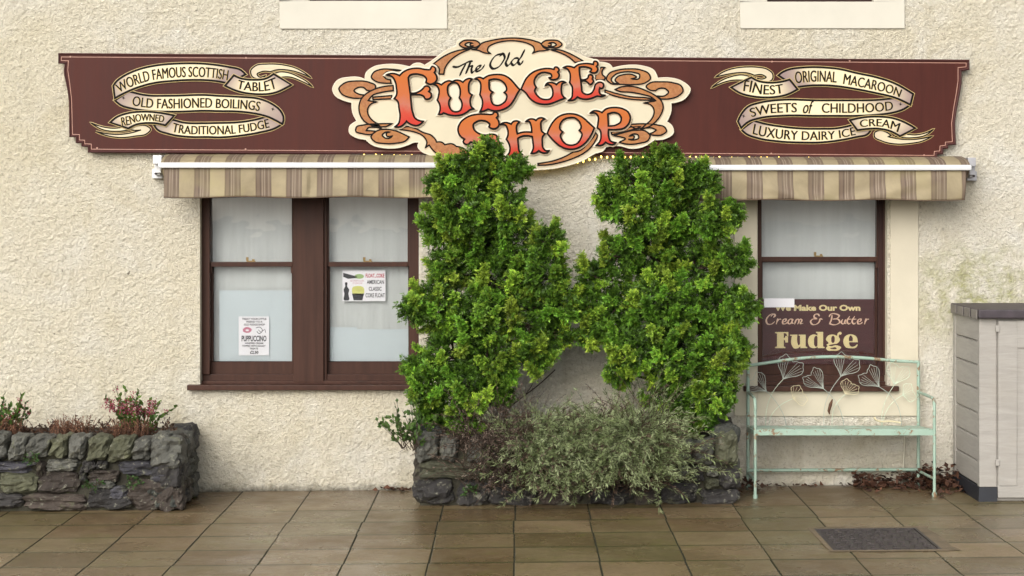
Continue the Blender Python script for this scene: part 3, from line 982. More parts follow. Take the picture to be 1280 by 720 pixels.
def ribbon(t, T, Bt, shade, words, lvl=0, font_bold=0.008):
    n = 48
    T, Bt = resample(T, n), resample(Bt, n)
    y = YB - 0.0015 - lvl * 0.003
    path = T + Bt[::-1]
    g = MB(); ridge(g, path, 0.021, y + 0.0006, 0.0006); ridge(g, path, 0.0135, y - 0.0004, 0.0006, mi=1)
    f = MB()
    mrows = 5
    for k in range(n + 1):
        u = k / n
        s = np.interp(u, [q[0] for q in shade], [q[1] for q in shade])
        for r in range(mrows + 1):
            v = r / mrows
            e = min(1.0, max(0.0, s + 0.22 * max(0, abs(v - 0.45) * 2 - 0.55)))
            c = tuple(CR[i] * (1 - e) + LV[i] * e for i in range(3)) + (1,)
            p = P(Bt[k][0] * (1 - v) + T[k][0] * v, Bt[k][1] * (1 - v) + T[k][1] * v, y)
            f.v.append(tuple(p)); f.c.append(c)
    for k in range(n):
        for r in range(mrows):
            a = k * (mrows + 1) + r
            f.f.append((a, a + mrows + 1, a + mrows + 2, a + 1)); f.m.append(0)
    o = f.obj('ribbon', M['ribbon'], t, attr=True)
    g.obj('ribbon_outline', [M['gold'], M['black']], o)
    tx, ty = [q[0] for q in T], [q[1] for q in T]
    bx, by = [q[0] for q in Bt], [q[1] for q in Bt]
    def mono(xs, ys):
        X, Y = [xs[0]], [ys[0]]
        for a, c in zip(xs[1:], ys[1:]):
            if a > X[-1] + 0.01:
                X.append(a); Y.append(c)
        return X, Y
    (tx, ty), (bx, by) = mono(tx, ty), mono(bx, by)
    def mid(x):
        return 0.5 * (np.interp(x, tx, ty) + np.interp(x, bx, by))
    for s, x0, x1, v0, v1, shear in words:
        lets = MB(); sh_ = MB()
        vv, ff = text_tris(s, 0.0, shear)
        xs, ys = [p[0] for p in vv], [p[1] for p in vv]
        mn, mx, h0 = min(xs), max(xs), max(ys)
        def place(du, dv, yy):
            vs = []
            for a, c in vv:
                x = x0 + (x1 - x0) * (a - mn) / (mx - mn)
                th = math.atan2(mid(x + 3) - mid(x - 3), 6.0) * 0.8
                hh = (np.interp(x, bx, by) - np.interp(x, tx, ty)) * math.cos(th)
                k = (v0 + (v1 - v0) * c / h0 - 0.5) * hh
                vs.append(P(x + math.sin(th) * k + du, mid(x) - math.cos(th) * k + dv, yy))
            return vs
        sh_.add(place(-0.75, 0.35, y - 0.0008), ff)
        lets.add(place(-0.3, 0, y - 0.0013), ff); lets.add(place(0.3, 0, y - 0.00135), ff)
        sh_.obj('lettering_shadow', M['goldtext'], o)
        lets.obj('lettering', M['black'], o)
    return o

def tail(t, pts, lvl=0, s=0.35):
    """forked ribbon end, a filled outline"""
    y = YB - 0.0015 - lvl * 0.003
    sp = clean(spline(pts, 8))
    g = MB(); ridge(g, sp, 0.016, y + 0.0006, 0.0006); ridge(g, sp, 0.0085, y - 0.0004, 0.0006, mi=1)
    f = MB(); plate(f, [sp], y, 0)
    xs = [p[0] for p in f.v]
    a, b_ = min(xs), max(xs)
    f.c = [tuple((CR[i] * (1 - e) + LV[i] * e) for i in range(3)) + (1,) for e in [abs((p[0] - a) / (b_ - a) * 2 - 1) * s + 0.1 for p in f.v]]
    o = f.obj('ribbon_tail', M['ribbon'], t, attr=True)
    g.obj('ribbon_outline', [M['gold'], M['black']], o)

def star(mb, x, y, lvl):
    yy = YB - 0.0030 - lvl * 0.003
    for k in range(4):
        a = k * math.pi / 4 + 0.2
        L = 2.2 if k % 2 == 0 else 1.2
        ridge(mb, [(x - L * math.cos(a), y - L * math.sin(a)), (x + L * math.cos(a), y + L * math.sin(a))], 0.0028, yy - k * 0.0001, 0.0003, False)

a1 = lambda p: crop(100, 70, 6.54, p)
a2 = lambda p: crop(240, 70, 6.54, p)
# left board
ribbon(bl, a1([(400, 288), (520, 318), (750, 325)]) + [(260, 118.9)] + a2([(200, 325), (400, 335), (550, 350), (650, 390), (725, 450), (750, 510), (741, 552)]),
       a1([(285, 362), (330, 400), (430, 430), (590, 450)]) + [(222, 139.5), (260, 138.4)] + a2([(200, 450), (400, 455), (540, 475), (630, 500), (700, 535), (738, 556)]),
       [(0, 0.95), (0.12, 0.6), (0.22, 0.1), (0.55, 0.0), (0.75, 0.25), (0.85, 0.75), (1, 1.0)], [('OLD FASHIONED BOILINGS', 166, 325, 0.20, 0.82, 0)], 1)
ribbon(bl, a1([(272, 245), (300, 205), (340, 175), (480, 110), (640, 75), (800, 62)]) + a2([(50, 61), (150, 68), (300, 90), (400, 115), (438, 150)]),
       a1([(285, 345), (320, 325), (400, 285), (560, 230), (800, 200)]) + [(247, 99.8)] + a2([(200, 205), (300, 225)]),
       [(0, 0.9), (0.1, 0.5), (0.2, 0.05), (0.6, 0.0), (0.82, 0.35), (0.9, 0.9), (1, 1.0)], [('WORLD FAMOUS SCOTTISH', 146.5, 285, 0.18, 0.80, 0)], 2)
ribbon(bl, a1([(735, 512), (850, 545), (1000, 550)]) + a2([(200, 548), (400, 540), (520, 520), (622, 490)]),
       a1([(606, 565), (630, 600), (720, 635), (915, 662)]) + [(260, 171.2)] + a2([(200, 665), (400, 650), (550, 625), (680, 590), (738, 556)]),
       [(0, 0.9), (0.1, 0.7), (0.2, 0.1), (0.6, 0.0), (0.8, 0.2), (0.92, 0.8), (1, 0.95)], [('TRADITIONAL FUDGE', 216, 336, 0.20, 0.82, 0)], 0)
ribbon(bl, a2([(342, 158), (390, 180), (500, 195), (610, 182), (668, 147)]), a2([(270, 243), (360, 283), (520, 311), (690, 296), (765, 262), (813, 236)]),
       [(0, 0.9), (0.15, 0.5), (0.3, 0.05), (0.65, 0.0), (0.85, 0.5), (1, 0.9)], [('TABLET', 297, 345, 0.2, 0.84, 0)], 3)
ribbon(bl, a1([(247, 543), (300, 500), (390, 468), (510, 455), (655, 465), (771, 486)]), a1([(395, 592), (460, 560), (540, 548), (620, 550), (697, 567)]),
       [(0, 0.8), (0.2, 0.2), (0.6, 0.0), (0.85, 0.6), (1, 0.95)], [('RENOWNED', 152, 205, 0.2, 0.82, 0)], 3)
tail(bl, a2([(545, 190, 1), (490, 165), (480, 120), (520, 80), (620, 66), (740, 72), (850, 100), (930, 145), (972, 178, 1), (880, 138), (780, 114), (700, 112), (640, 128, 1), (570, 128), (532, 150), (548, 170), (600, 160, 1), (575, 188)]), 1)
tail(bl, a2([(655, 150, 1), (720, 130), (800, 140), (880, 175), (940, 210), (985, 252, 1), (900, 208), (800, 172), (700, 178, 1)]), 2, 0.1)
tail(bl, a1([(400, 600, 1), (440, 575), (500, 565), (545, 572), (577, 600), (550, 632), (450, 655), (320, 666), (200, 645), (128, 616, 1), (230, 636), (330, 640), (420, 628), (500, 604, 1), (450, 608)]), 0)
tail(bl, a1([(88, 546, 1), (180, 578), (280, 590), (370, 578, 1), (405, 603, 1), (300, 616), (180, 600)]), 1, 0.1)
m = MB(); star(m, 154.3, 122.4, 1); star(m, 341, 136.3, 1); m.obj('star', M['black'], bl)

b1 = lambda p: crop(880, 70, 6, p)
b2 = lambda p: crop(1020, 70, 4, p)
ribbon(br, b1([(255, 490), (272, 450), (330, 380), (420, 350), (600, 328)]) + b2([(0, 222), (100, 222), (200, 222), (300, 220), (402, 209)]),
       b1([(279, 540), (330, 495), (420, 465), (600, 447)]) + b2([(0, 299), (100, 299), (200, 299), (300, 294), (380, 284), (440, 265), (471, 244)]),
       [(0, 1.0), (0.10, 0.8), (0.2, 0.15), (0.5, 0.0), (0.75, 0.1), (0.88, 0.6), (1, 1.0)], [('SWEETS', 938, 996, 0.20, 0.80, 0), ('of', 1004, 1017, 0.15, 0.98, 0.35), ('CHILDHOOD', 1027.5, 1116, 0.20, 0.82, 0)], 1)
ribbon(br, b1([(558, 145), (590, 120), (630, 103), (750, 86)]) + b2([(60, 59), (120, 66), (200, 85), (300, 106), (400, 140), (470, 180), (486, 190)]),
       b1([(690, 235), (800, 221)]) + b2([(20, 146), (100, 150), (200, 165), (300, 185), (400, 210), (472, 244)]),
       [(0, 1.0), (0.1, 0.8), (0.2, 0.15), (0.5, 0.0), (0.8, 0.1), (0.92, 0.7), (1, 1.0)], [('ORIGINAL', 994, 1046, 0.20, 0.82, 0), ('MACAROON', 1055, 1126, 0.18, 0.80, 0)], 2)
ribbon(br, b1([(372, 485), (450, 507), (600, 532), (780, 546)]) + b2([(20, 364), (100, 362), (180, 345), (192, 341)]),
       b1([(281, 552), (310, 580), (400, 615), (550, 639), (750, 649)]) + b2([(20, 432), (100, 424), (200, 405), (262, 388), (274, 370)]),
       [(0, 0.95), (0.12, 0.6), (0.22, 0.1), (0.6, 0.0), (0.85, 0.3), (1, 0.95)], [('LUXURY DAIRY ICE', 942, 1069, 0.18, 0.82, 0)], 0)
ribbon(br, b1([(355, 160), (400, 185), (480, 200), (570, 195), (642, 177)]), b1([(203, 235), (270, 277), (370, 303), (500, 310), (620, 290), (702, 250)]),
       [(0, 0.9), (0.15, 0.4), (0.3, 0.05), (0.65, 0.0), (0.85, 0.6), (1, 1.0)], [('FINEST', 930, 979, 0.20, 0.84, 0)], 3)
ribbon(br, b2([(169, 321), (230, 308), (300, 303), (400, 315), (460, 340), (496, 361)]), b2([(207, 371), (250, 365), (310, 363), (370, 375), (420, 401)]),
       [(0, 0.8), (0.2, 0.2), (0.55, 0.0), (0.85, 0.5), (1, 0.9)], [('CREAM', 1075, 1124, 0.2, 0.82, 0)], 3)
tail(br, b1([(470, 200, 1), (515, 170), (515, 135), (470, 98), (400, 84), (320, 82), (240, 90), (150, 117), (86, 158, 1), (160, 140), (250, 126), (330, 128), (380, 145, 1), (440, 142), (466, 160), (440, 172), (400, 166, 1), (420, 196)]), 1)
tail(br, b1([(348, 156, 1), (290, 142), (200, 156), (120, 190), (58, 238, 1), (130, 204), (200, 184), (302, 182, 1)]), 2, 0.1)
tail(br, b2([(375, 397, 1), (350, 380), (320, 372), (293, 384), (292, 402), (330, 425), (400, 440), (470, 437), (530, 426), (582, 401, 1), (500, 416), (430, 416), (360, 404, 1)]), 0)
tail(br, b2([(395, 403, 1), (436, 388, 1), (500, 394), (550, 384), (588, 366, 1), (550, 395), (480, 409)]), 1, 0.1)
m = MB(); star(m, 929.5, 145, 1); star(m, 1125.5, 130.3, 1); m.obj('star', M['black'], br)

# ------------------------------------------------------------------ the cut-out centre sign
YC = -0.105
sg = thing('shop_sign', 'cream cut-out sign with copper scrolls and raised red and orange lettering', 'sign', P(640, 211, YC))
g7 = lambda p: crop(410, 70, 5.54, p)
g8 = lambda p: crop(740, 70, 5.54, p)
gA = lambda p: crop(475, 75, 8, p)
gB = lambda p: crop(540, 75, 8, p)
gC = lambda p: crop(630, 70, 9, p)
gD = lambda p: crop(560, 125, 9, p)
gE = lambda p: crop(670, 120, 8, p)
gT = lambda p: crop(500, 40, 6.4, p)
gU = lambda p: crop(620, 40, 8, p)
gV = lambda p: crop(500, 120, 7.58, p)
shape = [(416, 112.5), (421, 101.5), (437, 96.7), (449, 97), (456.5, 99.6, 1), (457.5, 92), (466, 84.4), (482, 80.8), (496, 80.8), (512.5, 83.8, 1), (517.5, 80), (525, 79.2), (530.6, 82, 1), (541, 75.4), (558, 63), (571, 57.5, 1), (571, 53), (578, 49.3), (590, 48), (603, 49), (619, 46.6), (642, 45.3), (664, 46.8), (677, 49), (690, 47.8), (701, 50), (706.5, 55), (705, 60.5, 1), (716, 65), (732, 71.6), (742, 74.5), (748.7, 78, 1), (756, 78.5), (762.5, 81), (765.5, 85.3, 1), (785, 81.7), (803, 82.6), (817, 88), (822, 98, 1), (837.5, 97.6), (852, 101.6), (862.7, 111.5), (857, 122), (838.5, 128.7, 1), (838.5, 139), (833, 152.2, 1), (840, 158), (841.5, 166), (834, 172), (817.6, 174.7, 1), (808.6, 181), (790.5, 185.5), (774, 182), (757, 183.5, 1), (754, 188), (744, 191.5), (730, 199.5), (714, 205.5), (695, 209.8), (672, 212), (645, 212), (618, 209), (590, 204.5), (565, 202), (550, 198), (537, 193.5), (526.5, 188.5), (522.5, 183.2), (524.4, 177.6, 1), (518, 177.6), (510, 180.7), (500, 183.9), (482, 184.8), (465, 180.5), (457, 174, 1), (445, 171.5), (437, 165.8), (437, 159), (446.5, 151.5, 1), (441.5, 142), (440, 128, 1), (428, 124.5), (419, 119)]
m = MB(); plate(m, [spline(shape, 6)], YC, 0.042, back=True); m.obj('panel', M['cream'], sg)
sp_in = clean(spline(shape, 6))
m = MB(); ridge(m, sp_in, 0.008, YC - 0.0003, 0.0012); m.obj('panel_edge', M['halo'], sg)

SCROLL = [
    [g7([(325, 228), (328, 205), (290, 184), (200, 173), (110, 190), (76, 225), (95, 262), (150, 287), (230, 293, 1), (255, 270, 1), (205, 260), (180, 240), (200, 222), (245, 218), (266, 236, 1), (300, 240)])],
    [g7([(452, 205, 1), (370, 215), (290, 245), (235, 290), (215, 345), (222, 405), (250, 450), (300, 480), (370, 502, 1), (345, 470, 1), (305, 443), (278, 405), (275, 365), (295, 335), (340, 318, 1), (278, 309, 1), (310, 272), (370, 252), (452, 240, 1)])],
    [g7([(310, 285, 1), (440, 274, 1), (440, 296, 1), (312, 302, 1)])],
    [g7([(510, 100, 1), (440, 92), (370, 92), (315, 115), (300, 145), (330, 175), (380, 187), (437, 189, 1), (432, 165, 1), (400, 155), (385, 135), (405, 112, 1), (440, 106)])],
    [g7([(447, 468, 1), (340, 470), (250, 477), (195, 495), (192, 520), (240, 538), (310, 540), (335, 522, 1), (300, 518), (265, 517, 1), (275, 500), (330, 493), (400, 490, 1)])],
    [g7([(370, 508, 1), (320, 530), (298, 560), (320, 590), (390, 606), (470, 604), (540, 585), (562, 560, 1), (530, 545), (480, 522), (430, 510)]), g7([(376, 548), (392, 530), (430, 526, 1), (404, 539), (406, 552), (446, 553, 1), (428, 568), (394, 567)])[::-1]],
    [gV([(0, 318, 1), (60, 290), (140, 305), (220, 345), (300, 375), (340, 420), (346, 436, 1), (400, 440), (425, 462, 1), (500, 455), (535, 478, 1), (600, 495), (655, 550, 1), (560, 600), (480, 600), (400, 570), (330, 530), (276, 465, 1), (240, 490, 1), (255, 440), (220, 380), (150, 345), (60, 325)])],
    [gT([(268, 255, 1), (350, 195), (440, 155), (572, 133, 1), (480, 172), (400, 230), (360, 290), (350, 338, 1), (310, 335, 1), (315, 295)])],
    [gT([(475, 100), (500, 74), (560, 65), (620, 76), (640, 98), (620, 116), (560, 126), (500, 122)]), gT([(520, 102), (540, 86), (582, 90, 1), (562, 96), (562, 106), (590, 110, 1), (545, 116)])[::-1]],
    [gT([(570, 140, 1), (610, 135), (650, 93), (720, 70), (800, 55), (900, 48), (1000, 55), (1080, 73), (1130, 95), (1148, 122), (1197, 141, 1), (1150, 150), (1110, 153), (1060, 170, 1), (1075, 148), (1068, 120), (1030, 95), (960, 76), (900, 70), (820, 76), (750, 95), (705, 125), (700, 148), (725, 172, 1), (670, 165), (630, 148)])],
    [gT([(1771 - x, y) + tuple(r) for x, y, *r in ((475, 100), (500, 74), (560, 65), (620, 76), (640, 98), (620, 116), (560, 126), (500, 122))])[::-1], gT([(1771 - x, y) + tuple(r) for x, y, *r in ((520, 102), (540, 86), (582, 90, 1), (562, 96), (562, 106), (590, 110, 1), (545, 116))])],
    [gU([(545, 178, 1), (640, 180), (720, 208), (800, 248), (872, 290, 1), (790, 305, 1), (740, 260), (660, 215)])],
    [g8([(100, 160), (115, 125), (180, 97), (260, 89), (340, 97), (395, 125), (405, 155), (370, 185), (290, 198), (200, 196), (130, 190)]), g8([(133, 165), (160, 130), (220, 111), (290, 114), (330, 130), (328, 152), (270, 158, 1), (308, 145), (280, 129), (220, 129), (175, 145), (160, 165), (185, 190, 1), (148, 186)])[::-1]],
    [g8([(440, 240, 1), (400, 235), (375, 210), (400, 188), (480, 179), (560, 185), (620, 210), (631, 240), (600, 275), (540, 296), (478, 298, 1), (450, 276, 1), (510, 272), (530, 250), (510, 228), (462, 226)])],
    [g8([(160, 232, 1), (200, 215), (280, 211), (370, 238), (440, 275), (480, 310), (493, 350), (480, 400), (450, 445), (400, 487), (338, 507, 1), (372, 475, 1), (410, 440), (430, 395), (425, 360), (400, 335), (358, 325, 1), (442, 310, 1), (410, 285), (340, 264), (260, 250), (190, 245)])],
    [g8([(90, 235, 1), (180, 262), (280, 283), (380, 290), (442, 305, 1), (350, 305), (250, 297), (150, 275), (90, 252, 1)])],
    [g8([(250, 475, 1), (380, 470), (450, 477), (505, 495), (516, 520), (490, 543), (430, 549), (390, 540, 1), (430, 525), (445, 513, 1), (420, 500), (370, 498), (300, 503, 1)])],
    [g8([(150, 553, 1), (220, 530), (300, 514), (370, 520), (402, 550), (390, 582), (330, 604), (250, 611), (185, 597, 1), (230, 575)]), g8([(258, 556, 1), (288, 540), (320, 548), (323, 568), (298, 580), (250, 577, 1), (290, 568), (292, 556)])[::-1]],
    [g8([(130, 530, 1), (200, 503), (300, 489), (340, 487, 1), (290, 507), (200, 530), (140, 545, 1)])],
    [gE([(20, 675, 1), (200, 640), (300, 600), (370, 560, 1), (430, 550), (520, 470), (580, 400), (597, 368, 1), (612, 390), (592, 450), (560, 500), (480, 570), (380, 620), (250, 663), (100, 690), (20, 692, 1)])],
    [gC([(1025, 270, 1), (1030, 225), (1070, 170), (1090, 130), (1135, 130, 1), (1105, 165), (1110, 215), (1135, 235), (1130, 270, 1)])],
]
for i, cs in enumerate(SCROLL):
    cs = [clean(spline(c, 7)) for c in cs]
    yl = YC - 0.0022 - 0.0006 * (i % 3)
    m = MB(); plate(m, cs, yl, 0.002)
    o = m.obj('scroll', M['copper'], sg)
    g = MB()
    for c in cs:
        ridge(g, c, 0.0100, yl - 0.0003, 0.0008)
    g.obj('outline', M['black'], o)
    g = MB()
    ridge(g, [(p[0] + 0.5, p[1] + 1.1) for p in cs[0]], 0.014, YC - 0.0006, 0.0008)
    g.obj('tan_shade', M['tan'], o)

LET = dict(
    F=(gA, [(62, 150, 1), (110, 135), (160, 140), (195, 156, 1), (240, 115), (300, 90), (380, 82), (460, 95), (500, 95), (520, 65), (548, 75), (555, 105), (542, 125, 1), (566, 160), (566, 200), (540, 230), (500, 242), (458, 222, 1), (465, 190), (440, 160), (400, 145), (340, 140), (300, 152), (282, 178, 1), (290, 250), (302, 332, 1), (350, 330), (400, 310), (430, 285), (447, 265), (480, 262), (500, 290), (487, 315, 1), (510, 335), (510, 370), (482, 390), (455, 390), (435, 362), (400, 347), (350, 345), (304, 346, 1), (310, 420), (325, 520), (350, 580), (390, 605), (432, 612, 1), (410, 635), (370, 655), (320, 648), (285, 630), (265, 612, 1), (240, 640), (205, 665), (148, 668, 1), (185, 635), (200, 570), (190, 480), (175, 410), (143, 385, 1), (165, 350), (165, 280), (150, 210), (125, 170)], None),
    U=(gB, [(5, 240, 1), (50, 232), (95, 248, 1), (130, 220), (170, 208), (203, 217, 1), (235, 203), (275, 205), (310, 222, 1), (340, 195), (370, 185), (402, 190, 1), (375, 220), (365, 280), (375, 330), (400, 348, 1), (385, 380), (382, 430), (395, 470), (417, 488, 1), (380, 497), (350, 520), (300, 545), (230, 555), (160, 545), (115, 528, 1), (95, 540), (66, 541, 1), (80, 500), (75, 440), (53, 400, 1), (65, 360), (70, 300), (50, 260)], [(210, 225), (165, 250), (155, 310), (168, 355), (187, 378, 1), (170, 410), (175, 470), (205, 510), (240, 518), (280, 505), (300, 460), (293, 410), (273, 378, 1), (283, 330), (275, 270), (250, 232)]),
    D=(gB, [(428, 188, 1), (470, 172), (512, 187, 1), (560, 158), (640, 145), (720, 153), (772, 182), (813, 223), (853, 271), (878, 296, 1), (858, 325), (826, 386), (773, 458), (700, 497), (620, 508), (560, 490, 1), (530, 505), (478, 518, 1), (500, 470), (505, 410), (478, 345, 1), (487, 290), (480, 220), (460, 197)], [(572, 200, 1), (620, 190), (690, 205), (735, 250), (745, 300), (723, 325, 1), (746, 350), (740, 400), (700, 440), (650, 455), (610, 440), (590, 390), (590, 340), (607, 320, 1), (580, 300), (570, 250)]),
    G=(gC, [(193, 372, 1), (215, 320), (260, 240), (330, 180), (420, 148), (500, 140), (562, 150, 1), (577, 124), (610, 135), (618, 160), (605, 180, 1), (620, 210), (610, 245), (570, 265), (530, 262), (508, 244, 1), (535, 235), (530, 205), (490, 188), (430, 185), (380, 210), (345, 260), (340, 310), (362, 352, 1), (345, 390), (370, 440), (420, 480), (470, 490), (520, 480), (545, 450), (550, 410), (540, 360), (520, 330), (490, 320), (465, 332, 1), (490, 303), (530, 298), (560, 305), (590, 322, 1), (620, 295), (660, 285), (692, 296, 1), (655, 310), (645, 350), (645, 400), (655, 440), (687, 472, 1), (640, 490), (580, 515), (500, 540), (420, 540), (350, 520), (290, 475), (240, 410)], None),
    E=(gC, [(668, 130, 1), (710, 115), (750, 118), (790, 131, 1), (830, 100), (900, 85), (970, 88), (1005, 95, 1), (1017, 60), (1045, 65), (1055, 95), (1040, 115, 1), (1055, 150), (1040, 180), (1000, 190), (968, 175, 1), (985, 150), (950, 130), (900, 120), (848, 125, 1), (848, 180), (862, 265, 1), (910, 265), (945, 245), (955, 215), (980, 212), (1000, 235), (992, 257, 1), (1005, 280), (990, 310), (965, 320), (945, 300), (920, 282), (864, 280, 1), (870, 340), (885, 410), (930, 432), (980, 420), (1010, 380), (1030, 320), (1070, 295), (1110, 305), (1120, 340), (1100, 365), (1078, 357, 1), (1070, 390), (1080, 425), (1137, 440, 1), (1090, 455), (1050, 450), (1000, 470), (930, 485), (870, 480), (825, 460, 1), (790, 490), (722, 501, 1), (760, 470), (770, 410), (765, 340), (738, 300, 1), (745, 250), (740, 190), (715, 148)], None),
    S=(gD, [(505, 155), (520, 135, 1), (550, 142), (562, 175), (545, 200, 1), (570, 240), (570, 290), (540, 318), (490, 320), (460, 300, 1), (470, 275), (440, 245), (390, 230), (330, 238), (285, 275), (290, 325), (335, 370), (420, 395), (500, 385), (545, 400), (552, 440, 1), (585, 490), (585, 560), (520, 640), (400, 670), (300, 640), (300, 600), (380, 580), (390, 530), (330, 490), (252, 472, 1), (235, 492), (205, 500), (172, 470), (187, 440, 1), (135, 400), (112, 330), (140, 255), (220, 190), (330, 160), (430, 160)], None),
    H=(gD, [(586, 276, 1), (630, 255), (680, 258), (710, 272, 1), (740, 240), (775, 235), (804, 246, 1), (775, 280), (770, 330), (780, 380, 1), (840, 362), (942, 362, 1), (935, 290), (915, 245), (876, 240, 1), (920, 215), (960, 215), (990, 230, 1), (1020, 205), (1055, 200), (1088, 213, 1), (1050, 240), (1045, 300), (1055, 350), (1092, 380, 1), (1065, 410), (1060, 470), (1070, 540), (1100, 570), (1138, 568, 1), (1110, 592), (1060, 592), (1020, 570, 1), (990, 592), (936, 600, 1), (960, 540), (955, 470), (948, 412, 1), (900, 402), (840, 405), (785, 432, 1), (790, 500), (810, 590), (835, 612, 1), (790, 617), (750, 600, 1), (710, 630), (646, 642, 1), (690, 590), (690, 500), (656, 440, 1), (675, 390), (670, 330), (650, 285)], None),
    O=(gE, [(113, 375, 1), (150, 290), (220, 210), (300, 180), (380, 180), (460, 210), (530, 270), (582, 318, 1), (545, 400), (480, 480), (400, 525), (320, 530), (240, 500), (180, 450)], [(340, 215), (270, 240), (240, 290), (240, 330), (267, 358, 1), (245, 390), (260, 440), (310, 485), (350, 492), (410, 475), (450, 420), (460, 380), (433, 345, 1), (450, 320), (435, 260), (390, 220)]),
    P=(gE, [(542, 170, 1), (580, 148), (620, 150), (660, 166, 1), (700, 130), (770, 115), (860, 125), (920, 160), (942, 210), (930, 270), (880, 320), (800, 335), (725, 335, 1), (725, 400), (745, 450), (798, 465, 1), (770, 485), (730, 480), (695, 462, 1), (660, 490), (602, 493, 1), (640, 450), (650, 390), (640, 340), (613, 318, 1), (620, 270), (620, 200), (595, 172)], [(718, 180, 1), (770, 165), (820, 175), (850, 210), (845, 260), (800, 290), (723, 300, 1)]),
)
for i, (ch, (g, outer, hole)) in enumerate(LET.items()):
    cs = [clean(spline(g(outer), 7))]
    if hole:
        cs.append(clean(spline(g(hole), 7)))
    yl = YC - 0.016 - 0.0004 * (i % 2)
    m = MB(); plate(m, cs, yl, 0.010)
    o = m.obj('letter', M['letter'], sg, label='raised letter %s shading from red foot to orange top' % ch)
    k = MB()
    for c in cs:
        ridge(k, c, 0.0118, yl - 0.0004, 0.0016)
    k.obj('outline', M['black'], o)
    k = MB()
    plate(k, [cs[0]], YC - 0.0062 - 0.0003 * (i % 2), 0.004)
    for c in cs[:1]:
        ridge(k, c, 0.030, YC - 0.0066 - 0.0003 * (i % 2), 0.0015)
    k.obj('cream_backing', M['halo'], o)
    k = MB()
    for c in cs:
        ridge(k, [(p[0] + 0.8, p[1] + 1.3) for p in c], 0.017, YC - 0.0085 - 0.0003 * (i % 2), 0.0012)
    k.obj('tan_shade', M['tan'], o)  # tan copy painted in for the letters' cast shadow and the sign's drop shade
m = MB()
gX = lambda p: crop(555, 45, 7.53, p)
def bs(pts, w=2.3):
    stroke(m, gX(pts), w * 1.5, YC - 0.001, 0.75, 0.35, 8)
bs([(78, 287), (120, 293), (180, 268), (240, 240), (272, 236)]); bs([(208, 258), (178, 310), (146, 378)], 2.5)
bs([(252, 232), (228, 300), (203, 358)], 2.6); bs([(215, 325), (245, 287), (264, 283), (258, 315), (264, 345), (292, 322)])
bs([(305, 318), (335, 298), (344, 280), (322, 284), (302, 310), (306, 332), (340, 322), (384, 268)])
bs([(520, 192), (550, 172), (500, 178), (455, 220), (436, 280), (456, 306), (502, 298), (550, 248), (571, 195), (553, 166), (520, 180)], 2.3)
bs([(618, 152), (600, 210), (582, 262), (594, 280), (622, 258)], 2.5)
bs([(704, 208), (664, 212), (634, 258), (650, 274), (686, 250), (706, 210)]); bs([(762, 126), (730, 190), (700, 252), (714, 266), (746, 230)], 2.6)
m.obj('script_lettering', M['black'], sg)

# ------------------------------------------------------------------ fairy lights along the foot of the boards
fl = thing('string_lights', 'string of small warm yellow bulbs along the foot of the fascia boards', 'fairy lights', P(700, 196, -0.05))
m = MB()
rnd = random.Random(3)
pts = []
for k in range(0, 141):
    px = 440 + k * 5
    py = 192.6 + (px - 440) / 700 * 4.6 + 0.5 * math.sin(k * 1.7) + rnd.uniform(-0.3, 0.3)
    if 545 < px < 750:
        py += 13.5 * math.sin((px - 545) / 205 * math.pi)
    pts.append(P(px, py, -0.066 + 0.003 * math.sin(k * 2.3) + (0.012 if 535 < px < 755 else 0)))
m.tube(pts, 0.0022, 5)
m.obj('cable', M['cable'], fl)
def bulb_mesh():
    b = MB()
    b.tube([(0, 0, 0.008), (0, 0, 0.004), (0, 0, -0.004), (0, 0, -0.009)], [0.002, 0.0055, 0.006, 0.0015], 8)
    return b.mesh('bulb', smooth=True)
bmsh = bulb_mesh(); bmsh.materials.append(M['bulb'])
for k, px in enumerate([q for q in np.arange(448, 1130, 7.4)][:96]):
    i = int((px - 440) / 5)
    o = bpy.data.objects.new('bulb', bmsh)
    COL.objects.link(o)
    o.parent = fl
    o.matrix_parent_inverse = Matrix.Translation(-Vector(fl.location))
    o.location = pts[i] + Vector(((px - 440 - i * 5) / S, -0.007, -0.009))
    o.rotation_euler = (rnd.uniform(-0.6, 0.6), rnd.uniform(-0.8, 0.8), 0)

